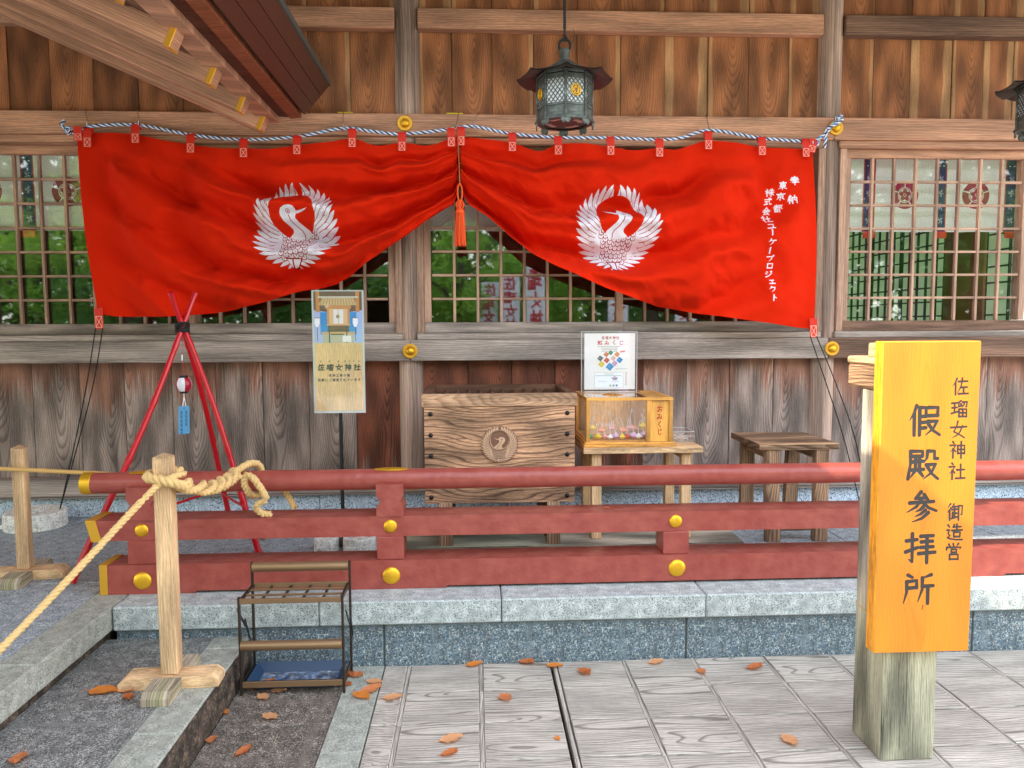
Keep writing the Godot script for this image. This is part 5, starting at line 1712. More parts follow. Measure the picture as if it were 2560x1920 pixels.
func build_notice() -> void:
	var w := 256
	var h := 640
	var im := wood_img(w, h, 91, {"early": C("e0bd8a"), "late": C("d0a873"), "check": 0.0, "w": .27, "l": .66, "con": .6, "cx": 2.0, "z0": .0, "slope": .0, "pitch": .009, "blotch": .05})
	# photograph of the small shrine
	var S := Vector2(w / .274, h / .664)
	var ph := 275
	im.fill_rect(Rect2i(0, 0, w, ph), C("6a4a38"))
	fill_poly(im, P2([0, 100, 70, 110, 70, ph, 0, ph]), C("aab4e0"))
	fill_poly(im, P2([256, 100, 190, 110, 190, ph, 256, ph]), C("9fb4e4"))
	im.fill_rect(Rect2i(34, 110, 40, 120), C("2a8ad0"))
	im.fill_rect(Rect2i(186, 110, 40, 120), C("2a8ad0"))
	im.fill_rect(Rect2i(12, 0, 20, 110), C("c58240"))
	im.fill_rect(Rect2i(222, 0, 20, 110), C("c58240"))
	im.fill_rect(Rect2i(70, 90, 120, 90), C("c8905c"))
	im.fill_rect(Rect2i(62, 74, 136, 18), C("c58a50"))
	im.fill_rect(Rect2i(82, 94, 96, 80), C("deb488"))
	im.fill_rect(Rect2i(104, 96, 52, 76), C("e6e0e0"))
	im.fill_rect(Rect2i(128, 96, 3, 76), C("b09060"))
	disc(im, Vector2(127, 134), 10, C("a08a58"))
	fill_poly(im, P2([44, 36, 214, 36, 232, 74, 26, 74]), C("cbab78"))
	for k in 13:
		dab(im, Vector2(48 + k * 13.6, 38), Vector2(34 + k * 16, 73), 1.2, 1.2, C("8a6a44"))
	im.fill_rect(Rect2i(24, 26, 212, 10), C("c8c0b0"))
	im.fill_rect(Rect2i(68, 174, 126, 8), C("d8a870"))
	im.fill_rect(Rect2i(40, 216, 176, 12), C("d0a070"))
	im.fill_rect(Rect2i(46, 228, 164, 47), C("b6ae9c"))
	im.fill_rect(Rect2i(78, 186, 6, 89), C("303848"))
	im.fill_rect(Rect2i(170, 186, 6, 89), C("303848"))
	im.fill_rect(Rect2i(70, 204, 116, 5), C("303030"))
	im.fill_rect(Rect2i(88, 226, 70, 6), C("40342c"))
	im.fill_rect(Rect2i(150, 236, 46, 34), C("e8e4e4"))
	for x in [16, 218]:
		fill_poly(im, P2([x - 12, 142, x + 16, 142, x + 14, 172, x + 6, 190, x - 4, 190, x - 12, 172]), C("f4f0f4"))
		im.fill_rect(Rect2i(x - 14, 140, 32, 3), C("6a4038"))
		im.fill_rect(Rect2i(x, 190, 3, 76), C("504848"))
	# lettering
	var ink := C("38322e")
	var nm := "佐瑠女神社"
	for k in 5:
		glyph(im, nm[k], Vector2(32 + k * 48, 406), Vector2(36, 34), 3.2, ink, .12)
	var fu := "さるめじんじゃ"
	var fx := [30, 78, 126, 160, 184, 208, 234]
	for k in 7:
		glyph(im, fu[k], Vector2(fx[k], 374), Vector2(9, 10), .9, ink)
	nm = "改修工事の間"
	for k in 6:
		glyph(im, nm[k], Vector2(80 + k * 19.5, 450), Vector2(15, 15), 1.2, ink)
	nm = "仮殿にご遷座されています"
	for k in nm.length():
		glyph(im, nm[k], Vector2(22 + k * 19.3, 474), Vector2(15.5, 15.5), 1.2, ink)
	for q in [[4, 448, 60, 40], [10, 500, 80, 60], [170, 500, 74, 44]]:
		pass
	var m := mat("notice_print", Color.WHITE, .3, 0.0, tex(im))
	m.clearcoat_enabled = true
	m.clearcoat = .5
	m.clearcoat_roughness = .12
	var t := thing("notice_stand", "tall laminated notice with a shrine photograph on a black pole", "notice", Vector3(-.735, .301, .72))
	var q := MB.new()
	q.quad(Vector3(-.127, 0, 0), Vector3(.131, 0, 0), Vector3(.131, .645, 0), Vector3(-.127, .645, 0), Vector2(0, 1), Vector2(1, 1), Vector2(1, 0), Vector2(0, 0))
	part(t, "print", q, m, Vector3(0, .742, .0275))
	part(t, "laminate", bx(Vector3(.277, .664, .002), 0.0), M.plastic_edge, Vector3(.002, 1.061 - .0, .025))
	part(t, "clear_sheet", bx(Vector3(.277, .664, .0015), 0.0), M.clear, Vector3(.002, 1.061, .030))
	part(t, "backing_board", bx(Vector3(.26, .64, .008), .001), M.black_plastic, Vector3(.002, 1.061, .018))
	part(t, "pole", tube(PackedVector3Array([Vector3(0, .01, 0), Vector3(0, 1.2, 0)]), .0105, 12), M.black_plastic)
	part(t, "foot_plate", lathe([Vector2(.08, 0), Vector2(.08, .008), Vector2(.02, .014), Vector2(.0001, .014)], 24), M.black_plastic)
	weight("stand_weight", "small chipped white weight left of the notice pole", Vector3(-.80, .301, .86), .065, .075)
	weight("stand_weight", "wider chipped white weight right of the notice pole", Vector3(-.62, .301, .88), .088, .085)
	weight("stand_weight", "large white disc weight by the wall at far left", Vector3(-2.66, .301, .24), .17, .10)

# ---------------------------------------------------------------- bamboo tripod with a toy lantern
func bamboo(p0: Vector3, p1: Vector3, r: float, nodes: int, bend := .012) -> MB:
	var pts := PackedVector3Array()
	var rad := []
	var n := nodes * 10
	var side := (p1 - p0).cross(Vector3(.3, .2, 1)).normalized()
	for k in n + 1:
		var f := float(k) / n
		pts.push_back(p0.lerp(p1, f) + side * bend * sin(f * PI * 1.7 + r * 300.0))
		var c := absf(fposmod(f * nodes + .5, 1.0) - .5)
		rad.append(r * (1.0 - .22 * f) * (1.0 + .22 * exp(-pow(c / .035, 2.0))))
	return tube(pts, rad, 10)

func build_tripod() -> void:
	var t := thing("bamboo_tripod", "tripod of three red painted bamboo poles tied with black cord", "tripod")
	var kn := Vector3(-1.53, 1.497, .82)
	var feet := [Vector3(-1.885, .302, 1.316), Vector3(-1.138, .302, .884), Vector3(-1.462, .302, .30)]
	var offs := [Vector3(.008, 0, .014), Vector3(.012, 0, .004), Vector3(-.006, 0, -.012)]
	for k in 3:
		var c: Vector3 = kn + offs[k]
		var d: Vector3 = (c - feet[k]).normalized()
		part(t, "bamboo_pole", bamboo(feet[k], c + d * (.20 if k != 1 else .195), [.0165, .0165, .0155][k], 5), M.red_bamboo)
	var lash := MB.new()
	for k in 7:
		var ring := []
		for j in 13:
			var a := TAU * j / 12
			ring.append(kn + Vector3(cos(a) * .034, -.024 + k * .008 + sin(a * 2.0 + k) * .004, sin(a) * .034))
		lash.add(tube(spline(ring, .012), .0042, 6, false))
	part(t, "lashing", lash, M.black_cord)
	part(t, "brace", bamboo(Vector3(-1.80, .52, 1.16), Vector3(-1.50, .555, .42), .008, 3, .002), M.red_bamboo)
	part(t, "brace", bamboo(Vector3(-1.22, .56, .90), Vector3(-1.48, .53, .44), .008, 3, .002), M.red_bamboo)
	# toy lantern with a paper strip
	var l := thing("toy_lantern", "tiny red and white lantern with a blue paper strip under the tripod", "ornament", Vector3(-1.527, 1.2, .84))
	var red := mat("toy_red", C("a8142e"), .35)
	var wht := mat("toy_white", C("e4e6ee"), .4)
	for k in 6:
		var g := MB.new()
		var rows := []
		var uv := []
		for r in 11:
			var row := PackedVector3Array()
			var u := PackedVector2Array()
			var y := lerpf(-.036, .036, r / 10.0)
			var rad := .041 * sqrt(maxf(0.0, 1.0 - pow(y / .047, 2.0))) + .0008 * sin(r * 3.0)
			for s in 5:
				var a := TAU * (k + s / 4.0) / 6.0 - PI / 6 - PI / 2
				row.push_back(Vector3(cos(a) * rad, y, -sin(a) * rad))
				u.push_back(Vector2(0, 0))
			rows.append(row)
			uv.append(u)
		g.grid(rows, uv)
		part(l, "gore", g, red if k % 2 else wht)
	part(l, "rim", lathe([Vector2(.0001, .034), Vector2(.022, .034), Vector2(.022, .047), Vector2(.017, .047), Vector2(.0001, .046)], 20), M.black_plastic)
	part(l, "rim", lathe([Vector2(.0001, -.047), Vector2(.02, -.047), Vector2(.02, -.034), Vector2(.0001, -.034)], 20), M.black_plastic)
	part(l, "string", tube(spline([Vector3(0, .046, 0), Vector3(.001, .12, 0), Vector3(-.004, .2, -.01), Vector3(.004, .27, -.02)], .02), .0014, 5), M.red_bamboo)
	part(l, "swivel", tube(PackedVector3Array([Vector3(-.002, .125, 0), Vector3(-.003, .155, -.003)]), .004, 6), M.steel)
	for x in [-.007, .009]:
		part(l, "tassel_thread", tube(PackedVector3Array([Vector3(-x * .3, -.045, 0), Vector3(x, -.115, .003)]), .0024, 5), M.white_cord)
	var im := Image.create(64, 160, false, Image.FORMAT_RGB8)
	im.fill(C("5fa4d8"))
	disc(im, Vector2(33, 12), 3, C("22303c"))
	for col in 2:
		for k in [4, 6][col]:
			var c := Vector2(46 - col * 27, 36 + k * 23 + (k / 2) * 3 * col)
			for s in 4:
				dab(im, c + Vector2(-7 + (s % 2) * 3, -7 + s * 5), c + Vector2(6, -8 + s * 5 + (s % 3)), 1.2, .9, C("28506e"))
			dab(im, c + Vector2(0, -8), c + Vector2(-2, 9), 1.2, .8, C("28506e"))
	var sm := mat("strip_paper", Color.WHITE, .7, 0.0, tex(im))
	var q := MB.new()
	q.quad(Vector3(-.032, -.152, 0), Vector3(.028, -.146, .004), Vector3(.032, 0, .006), Vector3(-.026, -.004, 0), Vector2(0, 1), Vector2(1, 1), Vector2(1, 0), Vector2(0, 0))
	part(l, "paper_strip", q, sm, Vector3(-.003, -.112, .004))

# ---------------------------------------------------------------- barrier posts, pole and straw rope
func barrier(label: String, at: Vector3, turn: float, top: float, wd: float) -> void:
	var t := thing("barrier_post", label, "post", at, "wooden barrier posts on cross feet")
	t.rotation.y = turn
	var hgt := top - at.y - .048
	part(t, "post", bx(Vector3(wd, hgt, wd), .003, 1, .12, .8, rng.randf(), .2), W.fresh[0 if at.z > 2 else 2], Vector3(0, .048 + hgt * .5, 0))
	part(t, "post_top", facets([Vector2(wd * .7071, 0), Vector2(wd * .69, .004), Vector2(.001, .018)], 4, PI / 4), W.fresh[1], Vector3(0, .048 + hgt, 0))
	# two half-lapped feet
	for k in 2:
		var L := .36
		var sh := P2([-L * .5, 0, L * .5, 0, L * .5, .026, L * .5 - .024, .046, -L * .5 + .024, .046, -L * .5, .026])
		var half := .048 if k == 0 else .05
		var foot := prism(sh, -half, half, .12, .3, true)
		if k == 0:
			part(t, "foot", foot, W.fresh[1])
		else:
			for s in [-1, 1]:
				var arm := prism(P2([.049 * 1, 0, L * .5, 0, L * .5, .026, L * .5 - .024, .045, .049, .045]), -.05, .05, .12, .3, true)
				part(t, "foot", arm, W.grown[0 if s > 0 else 1], Vector3.ZERO, Vector3(0, -PI / 2 * s, 0))

func build_barriers() -> void:
	barrier("wooden barrier post with the straw rope tied round it", Vector3(-1.155, .1515, 2.05), .05, 1.018, .062)
	barrier("wooden barrier post standing by itself at the left edge", Vector3(-2.165, .3015, 1.21), .12, .928, .055)
	one("bamboo_pole", "thin tan bamboo pole resting on the left barrier post", "pole", bamboo(Vector3(-2.75, .862, 1.255), Vector3(-1.3, .80, 1.30), .011, 6, .004), M.bamboo)
	# straw rope: from the left, round the post, twisted back on itself to the handrail
	var t := thing("straw_rope", "thick straw rope from the front post wound round the red handrail", "rope")
	var lay := func(pts: Array, r: float, pitch: float) -> void:
		var p := spline(pts, .012)
		for k in 3:
			part(t, "strand", strand(p, r * .52, r * .6, pitch, k, 3, 7), M.straw)
	lay.call([Vector3(-1.60, .30, 3.0), Vector3(-1.46, .525, 2.52), Vector3(-1.33, .70, 2.32), Vector3(-1.20, .875, 2.15), Vector3(-1.145, .935, 2.10), Vector3(-1.105, .953, 2.092), Vector3(-1.085, .955, 2.05), Vector3(-1.11, .945, 2.0)], .0125, .055)
	var post := [Vector3(-1.11, .955, 2.0), Vector3(-1.165, .958, 1.998), Vector3(-1.205, .955, 2.03), Vector3(-1.20, .95, 2.085), Vector3(-1.15, .945, 2.103), Vector3(-1.10, .93, 2.095), Vector3(-1.075, .905, 2.05)]
	lay.call(post, .019, .065)
	# the two parts wound together
	for s in 2:
		var core := spline([Vector3(-1.085, .915, 2.06), Vector3(-1.055, .872, 1.92), Vector3(-1.05, .855, 1.78), Vector3(-1.055, .85, 1.62), Vector3(-1.06, .853, 1.52)], .012)
		var p := PackedVector3Array()
		for k in core.size():
			var a := k * .42 + PI * s
			p.push_back(core[k] + Vector3(cos(a) * .017, sin(a) * .017, 0))
		for k in 3:
			part(t, "strand", strand(p, .0085, .0098, .05, k, 3, 6), M.straw)
	lay.call([Vector3(-1.06, .86, 1.53), Vector3(-1.05, .868, 1.45), Vector3(-1.03, .875, 1.40), Vector3(-1.01, .858, 1.34), Vector3(-1.0, .80, 1.315), Vector3(-1.0, .735, 1.345), Vector3(-1.02, .722, 1.39), Vector3(-1.03, .75, 1.44), Vector3(-1.04, .80, 1.465), Vector3(-1.03, .835, 1.47), Vector3(-1.0, .825, 1.475), Vector3(-.965, .775, 1.475), Vector3(-.945, .735, 1.47), Vector3(-.955, .715, 1.465), Vector3(-.985, .70, 1.46), Vector3(-.99, .675, 1.455), Vector3(-.97, .65, 1.44), Vector3(-.94, .642, 1.42)], .0165, .06)
	lay.call([Vector3(-.93, .80, 1.325), Vector3(-.905, .74, 1.32), Vector3(-.875, .69, 1.32), Vector3(-.85, .648, 1.33)], .015, .06)

# ---------------------------------------------------------------- umbrella stand
func build_umbrella_stand() -> void:
	var t := thing("umbrella_stand", "brown metal umbrella stand with a blue drip tray", "umbrella stand", Vector3(-.752, .0, 1.76))
	var w := .207
	var zf := .095
	var zb := -.095
	for x in [-w, w]:
		part(t, "front_leg", bx(Vector3(.009, .41, .016), .001), M.brown_dark, Vector3(x, .2062, zf))
		part(t, "rear_leg", bx(Vector3(.009, .495, .016), .001), M.brown_dark, Vector3(x, .2487, zb))
		part(t, "side_bar", bx(Vector3(.006, .02, .176), .001), M.brown_dark, Vector3(x * .985, .393, 0))
		part(t, "side_bar", bx(Vector3(.004, .012, .176), .001), M.brown_dark, Vector3(x * .955, .396, 0))
		part(t, "tray_arm", bx(Vector3(.006, .02, .176), .001), M.brown_dark, Vector3(x * .985, .045, 0))
		var a := part(t, "folding_stay", bx(Vector3(.004, .13, .013), .001), M.black_plastic, Vector3(x * 1.045, .30, .035), Vector3(.75, 0, 0))
		part(a, "rivet", dome(.004, .003, 8), M.steel, Vector3(.002 * signf(x), .055, 0), Vector3(0, 0, -PI / 2 * signf(x)))
		part(t, "folding_stay", bx(Vector3(.004, .12, .013), .001), M.black_plastic, Vector3(x * 1.06, .225, -.045), Vector3(.5, 0, 0))
		part(t, "clip", bx(Vector3(.004, .02, .01), .001), M.steel, Vector3(x * 1.05, .355, zf - .012))
	part(t, "front_bar", bx(Vector3(.406, .020, .012), .002), M.brown_metal, Vector3(0, .394, zf))
	for x in [-.192, .192]:
		part(t, "bar_end", bx(Vector3(.022, .0215, .0135), .001), M.plastic_edge if false else M.brown_metal, Vector3(x, .394, zf + .0004))
	part(t, "rear_bar", bx(Vector3(.406, .020, .012), .002), M.brown_metal, Vector3(0, .394, zb))
	for z in [.035, -.03]:
		part(t, "cross_bar", bx(Vector3(.4, .008, .008), .001), M.brown_metal, Vector3(0, .397, z))
	for k in 4:
		part(t, "divider", bx(Vector3(.009, .010, .178), .001), M.brown_dark, Vector3(-.123 + k * .082, .389, 0))
	part(t, "top_tube", tube(PackedVector3Array([Vector3(-w + .004, .474, zb), Vector3(w - .004, .474, zb)]), .021, 18), M.brown_metal)
	part(t, "lower_tube", tube(PackedVector3Array([Vector3(-w + .004, .208, zf), Vector3(w - .004, .208, zf)]), .020, 18), M.brown_metal)
	part(t, "tray_front", bx(Vector3(.404, .024, .01), .001), M.brown_metal, Vector3(0, .045, zf))
	# drip tray with sloping sides
	var tr := MB.new()
	var o := [Vector3(-.19, .058, .088), Vector3(.19, .058, .088), Vector3(.19, .058, -.088), Vector3(-.19, .058, -.088)]
	var q := [Vector3(-.16, .02, .068), Vector3(.16, .02, .068), Vector3(.16, .02, -.068), Vector3(-.16, .02, -.068)]
	for k in 4:
		tr.quad(o[k], o[(k + 1) % 4], q[(k + 1) % 4], q[k], Vector2(), Vector2(), Vector2(), Vector2(), Vector3.UP)
		tr.quad(o[k] - Vector3(0, .004, 0), o[(k + 1) % 4] - Vector3(0, .004, 0), q[(k + 1) % 4] - Vector3(0, .006, 0), q[k] - Vector3(0, .006, 0), Vector2(), Vector2(), Vector2(), Vector2(), Vector3.DOWN)
	part(t, "drip_tray", tr, M.tray)
	var fl := MB.new()
	fl.quad(q[0], q[1], q[2], q[3], Vector2(0, 0), Vector2(1, 0), Vector2(1, .5), Vector2(0, .5), Vector3.UP)
	part(t, "tray_floor", fl, M.tray_dirt)

# ---------------------------------------------------------------- sign on its post
func build_sign() -> void:
	var t := thing("sign_post", "weathered wooden post with a short beam behind the orange signboard", "post", Vector3(1.475, .002, 2.362))
	part(t, "post", bx(Vector3(.188, 1.27, .196), .004, 1, .2, 1.4, .2, .45), W.old_post[0], Vector3(0, .635, 0))
	part(t, "beam", bx(Vector3(.214, .083, .28), .008, 2, .2, .6, .1, .1), W.stool[1], Vector3(0, 1.3145, -.043))
	part(t, "beam_lid", bx(Vector3(.220, .026, .285), .006, 2, .2, .6, .6, .3), W.fresh[2], Vector3(0, 1.370, -.0435))
	part(t, "block", bx(Vector3(.206, .05, .11), .004, 0, .2, .5, .6, .3), W.fresh[1], Vector3(0, 1.408, .004))
	part(t, "wire", tube(spline([Vector3(-.096, .49, -.098), Vector3(-.0965, .475, 0), Vector3(-.0965, .45, .098)], .03), .0018, 5), M.straw)
	part(t, "shim", bx(Vector3(.006, .05, .034), .001), M.plastic_edge, Vector3(-.096, .42, .082))
	# carved board
	var w := 512
	var h := 1616
	var im := wood_img(w, h, 55, {"early": C("e9881f"), "late": C("d27614"), "check": 0.0, "sharp": .5, "w": .33, "l": 1.04, "con": .4, "cx": -.06, "z0": .02, "slope": .018, "pitch": .010, "blotch": .04, "fib": .035})
	# tear-shaped heartwood figure and the small knot
	for y in range(300, 620):
		var f := (y - 300) / 320.0
		var hw := 26.0 * sin(minf(f * 2.2, 1.0) * PI / 2) * (1.0 if f < .62 else 1.0)
		for x in range(int(246 - hw), int(246 + hw)):
			var e := absf(x - 246) / maxf(hw, 1.0)
			var k := .55 if f < .5 else .55 * smoothstep(.55, .95, e)
			if f > .8:
				k *= 1.0 - (f - .8) / .2
			im.set_pixel(x, y, im.get_pixel(x, y).lerp(C("d08a10"), k))
	dab(im, Vector2(256, 1370), Vector2(253, 1394), 4.0, 2.0, C("7a4a14"))
	var hm := Image.create(w, h, false, Image.FORMAT_L8)
	hm.fill(Color.WHITE)
	var ink := C("35302e")
	var big := "假殿参拝所"
	var bv := [.247, .388, .524, .659, .793]
	for k in 5:
		var c := Vector2(.448 * w, bv[k] * h)
		glyph(im, big[k], c, Vector2(168, 162), 9.6, ink, -.02)
		glyph(hm, big[k], c, Vector2(168, 162), 9.6, Color.BLACK, -.02)
	var sm := "佐瑠女神社御造営"
	var sv := [.141, .212, .278, .343, .412, .5435, .609, .673]
	for k in 8:
		var c := Vector2(.805 * w, sv[k] * h)
		glyph(im, sm[k], c, Vector2(90, 90), 4.8, ink, -.02)
		glyph(hm, sm[k], c, Vector2(90, 90), 4.8, Color.BLACK, -.02)
	var fm := mat("sign_face", Color.WHITE, .5, 0.0, tex(im))
	fm.heightmap_enabled = true
	fm.heightmap_texture = tex(hm)
	fm.heightmap_scale = .4
	mat("sign_edge", Color.WHITE, .55, 0.0, tex(wood_img(64, 512, 56, {"early": C("ec9a28"), "late": C("d8881c"), "check": 0.0, "w": .05, "l": 1.0, "con": .5, "cx": 1.5, "pitch": .006})))
	var s := thing("signboard", "orange wooden signboard with two columns of black characters", "sign", Vector3(1.4785, .408, 2.487))
	part(s, "board", bx(Vector3(.328, 1.036, .05), .003, 1, .05, 1.0, .3, .5), M.sign_edge, Vector3(0, .518, 0))
	var q := MB.new()
	q.quad(Vector3(-.161, .003, 0), Vector3(.161, .003, 0), Vector3(.161, 1.033, 0), Vector3(-.161, 1.033, 0), Vector2(0, 1), Vector2(1, 1), Vector2(1, 0), Vector2(0, 0))
	part(s, "face", q, fm, Vector3(0, 0, .0256))

# ---------------------------------------------------------------- fallen leaves
func leaf_mesh(v: int) -> ArrayMesh:
	var o := MB.new()
	var rows := []
	var uv := []
	var L := .034
	for r in 11:
		var f := r / 10.0
		var row := PackedVector3Array()
		var u := PackedVector2Array()
		var wd: float = L * .62 * pow(sin(PI * pow(f, .8 + .1 * v)), .75) * (1.0 + .12 * sin(f * 40.0 + v))
		for k in 5:
			var s := (k - 2) / 2.0
			var curl: float = [.005, .009, .004, .011][v]
			row.push_back(Vector3(s * wd, .002 + curl * s * s * (.5 + f * .8) * (1.0 if s > 0 or v != 1 else .3) + [.0, .007, .002, .005][v] * f * f + .0015 * sin(f * 17.0 + k), (f - .5) * L * 2.0))
			u.push_back(Vector2(s, f))
		rows.append(row)
		uv.append(u)
	o.grid(rows, uv, true)
	o.add(tube(PackedVector3Array([Vector3(0, .003, -L), Vector3(.002, .004, -L - .014)]), .0008, 4))
	return o.mesh()

func build_leaves() -> void:
	var ms := [leaf_mesh(0), leaf_mesh(1), leaf_mesh(2), leaf_mesh(3)]
	# x, y, z, size, turn, kind, label
	var l := [[-1.385, .152, 2.105, 1.35, 1.5, 0, "large orange leaf lying left of the front barrier post's foot"], [-1.303, .152, 2.104, .8, 1.2, 1, "small orange leaf between the large leaf and the cross foot"], [-1.27, .152, 2.159, .8, .6, 3, "curled brown leaf below the small leaf by the cross foot"], [-1.435, .152, 2.548, 1.0, .3, 1, "curled tan leaf in the lower left corner of the picture"],
		[-.867, .002, 1.88, .9, .7, 2, "tan leaf just in front of the umbrella stand"], [-.99, .002, 1.99, .75, .9, 0, "small leaf against the stained curb"], [-.797, .002, 2.04, .95, 1.0, 2, "leaf in the middle of the brown paving"], [-.965, .002, 2.198, .75, .2, 1, "curled leaf near the curb on the lower brown slab"], [-.826, .002, 2.284, .75, 2.4, 3, "pinkish leaf near the bottom edge on brown paving"], [-.917, .002, 1.80, .7, 1.5, 0, "leaf tucked under the umbrella stand's left front"], [-.819, .002, 1.83, .85, 1.6, 2, "leaf under the umbrella stand's tray front"],
		[-.86, .026, 1.80, .7, 1.2, 1, "leaf lying inside the blue drip tray at its left"], [-.80, .026, 1.81, .6, 1.7, 2, "second leaf inside the blue drip tray"],
		[-.517, .003, 1.713, .85, 1.1, 1, "orange leaf on the granite strip beside the stand"], [-.546, .003, 1.70, .7, .2, 3, "leaf caught at the stand's right rear foot"], [-.467, .003, 1.897, 1.15, .8, 0, "bright orange leaf on the granite strip"], [-.438, .003, 1.853, 1.05, 1.9, 1, "leaf overlapping the bright orange one on the strip"], [-.434, .003, 1.775, .9, 1.3, 2, "leaf at the edge of the granite strip and deck"], [-.55, .003, 1.80, .7, 1.3, 3, "leaf under the stand's right front leg"],
		[-.343, .003, 1.918, 1.0, 1.7, 2, "brown leaf on the first deck plank column"], [-.012, .003, 1.635, .95, 1.9, 0, "leaf against the pebble plinth near the third deck strip"], [.219, .003, 1.635, .9, 1.2, 3, "reddish leaf against the plinth in the deck's middle"], [.342, .003, 1.668, .9, 1.5, 0, "orange leaf beside the black deck gap"], [.462, .003, 1.745, 1.0, .5, 3, "brown leaf on the deck just right of the gap"], [.795, .003, 1.659, .95, 1.9, 2, "leaf near the plinth between the fifth and sixth strips"], [.113, .003, 1.951, .95, .5, 1, "golden leaf standing on the second plank row"], [-.097, .003, 2.242, 1.1, 1.9, 2, "large pale leaf on the third plank row"], [-.1, .003, 2.339, .75, 1.8, 3, "small leaf below the large pale one"], [.29, .003, 2.256, .4, .3, 0, "tiny orange scrap left of the black gap"],
		[.967, .003, 1.765, .75, .2, 1, "curled leaf on the deck strip near the signboard"], [1.209, .003, 1.745, .9, 1.7, 3, "brown leaf on the deck left of the sign post"], [1.123, .003, 2.319, 1.05, .1, 2, "pink leaf on the front planks left of the sign post"], [-1.21, .303, .62, .8, .9, 3, "dark leaf on the platform under the railing"], [.62, .436, 1.39, .5, .4, 1, "leaf scrap lying on the middle rail"]]
	l[33][1] = .636
	for q in l:
		var o := one("fallen_leaf", q[6], "leaf", ms[q[5]], M["dry_leaf%d" % q[5]], Vector3(q[0], q[1], q[2]), Vector3(0, q[4], 0), "fallen leaves")
		o.scale = Vector3.ONE * q[3] * 1.2

# ---------------------------------------------------------------- what the window panes mirror
func crown_mesh(seed_: int, n: int, r: Vector3, leaf: float, droop: float) -> ArrayMesh:
	var g := RandomNumberGenerator.new()
	g.seed = seed_
	var o := MB.new()
	var lobes := []
	for k in 26:
		var d := Vector3(g.randfn(), g.randfn(), g.randfn()).normalized() * pow(g.randf(), .45)
		lobes.append(d * r * .8)
	for k in n:
		var c: Vector3 = lobes[g.randi() % lobes.size()]
		var p := c + Vector3(g.randfn(), g.randfn() * .7, g.randfn()) * r * .13
		var a := Vector3(g.randfn(), g.randfn() * .5 - droop, g.randfn()).normalized() * leaf
		var b := a.cross(Vector3(g.randfn(), g.randfn(), g.randfn())).normalized() * leaf * .38
		o.quad(p - a, p + b, p + a, p - b)
	return o.mesh()

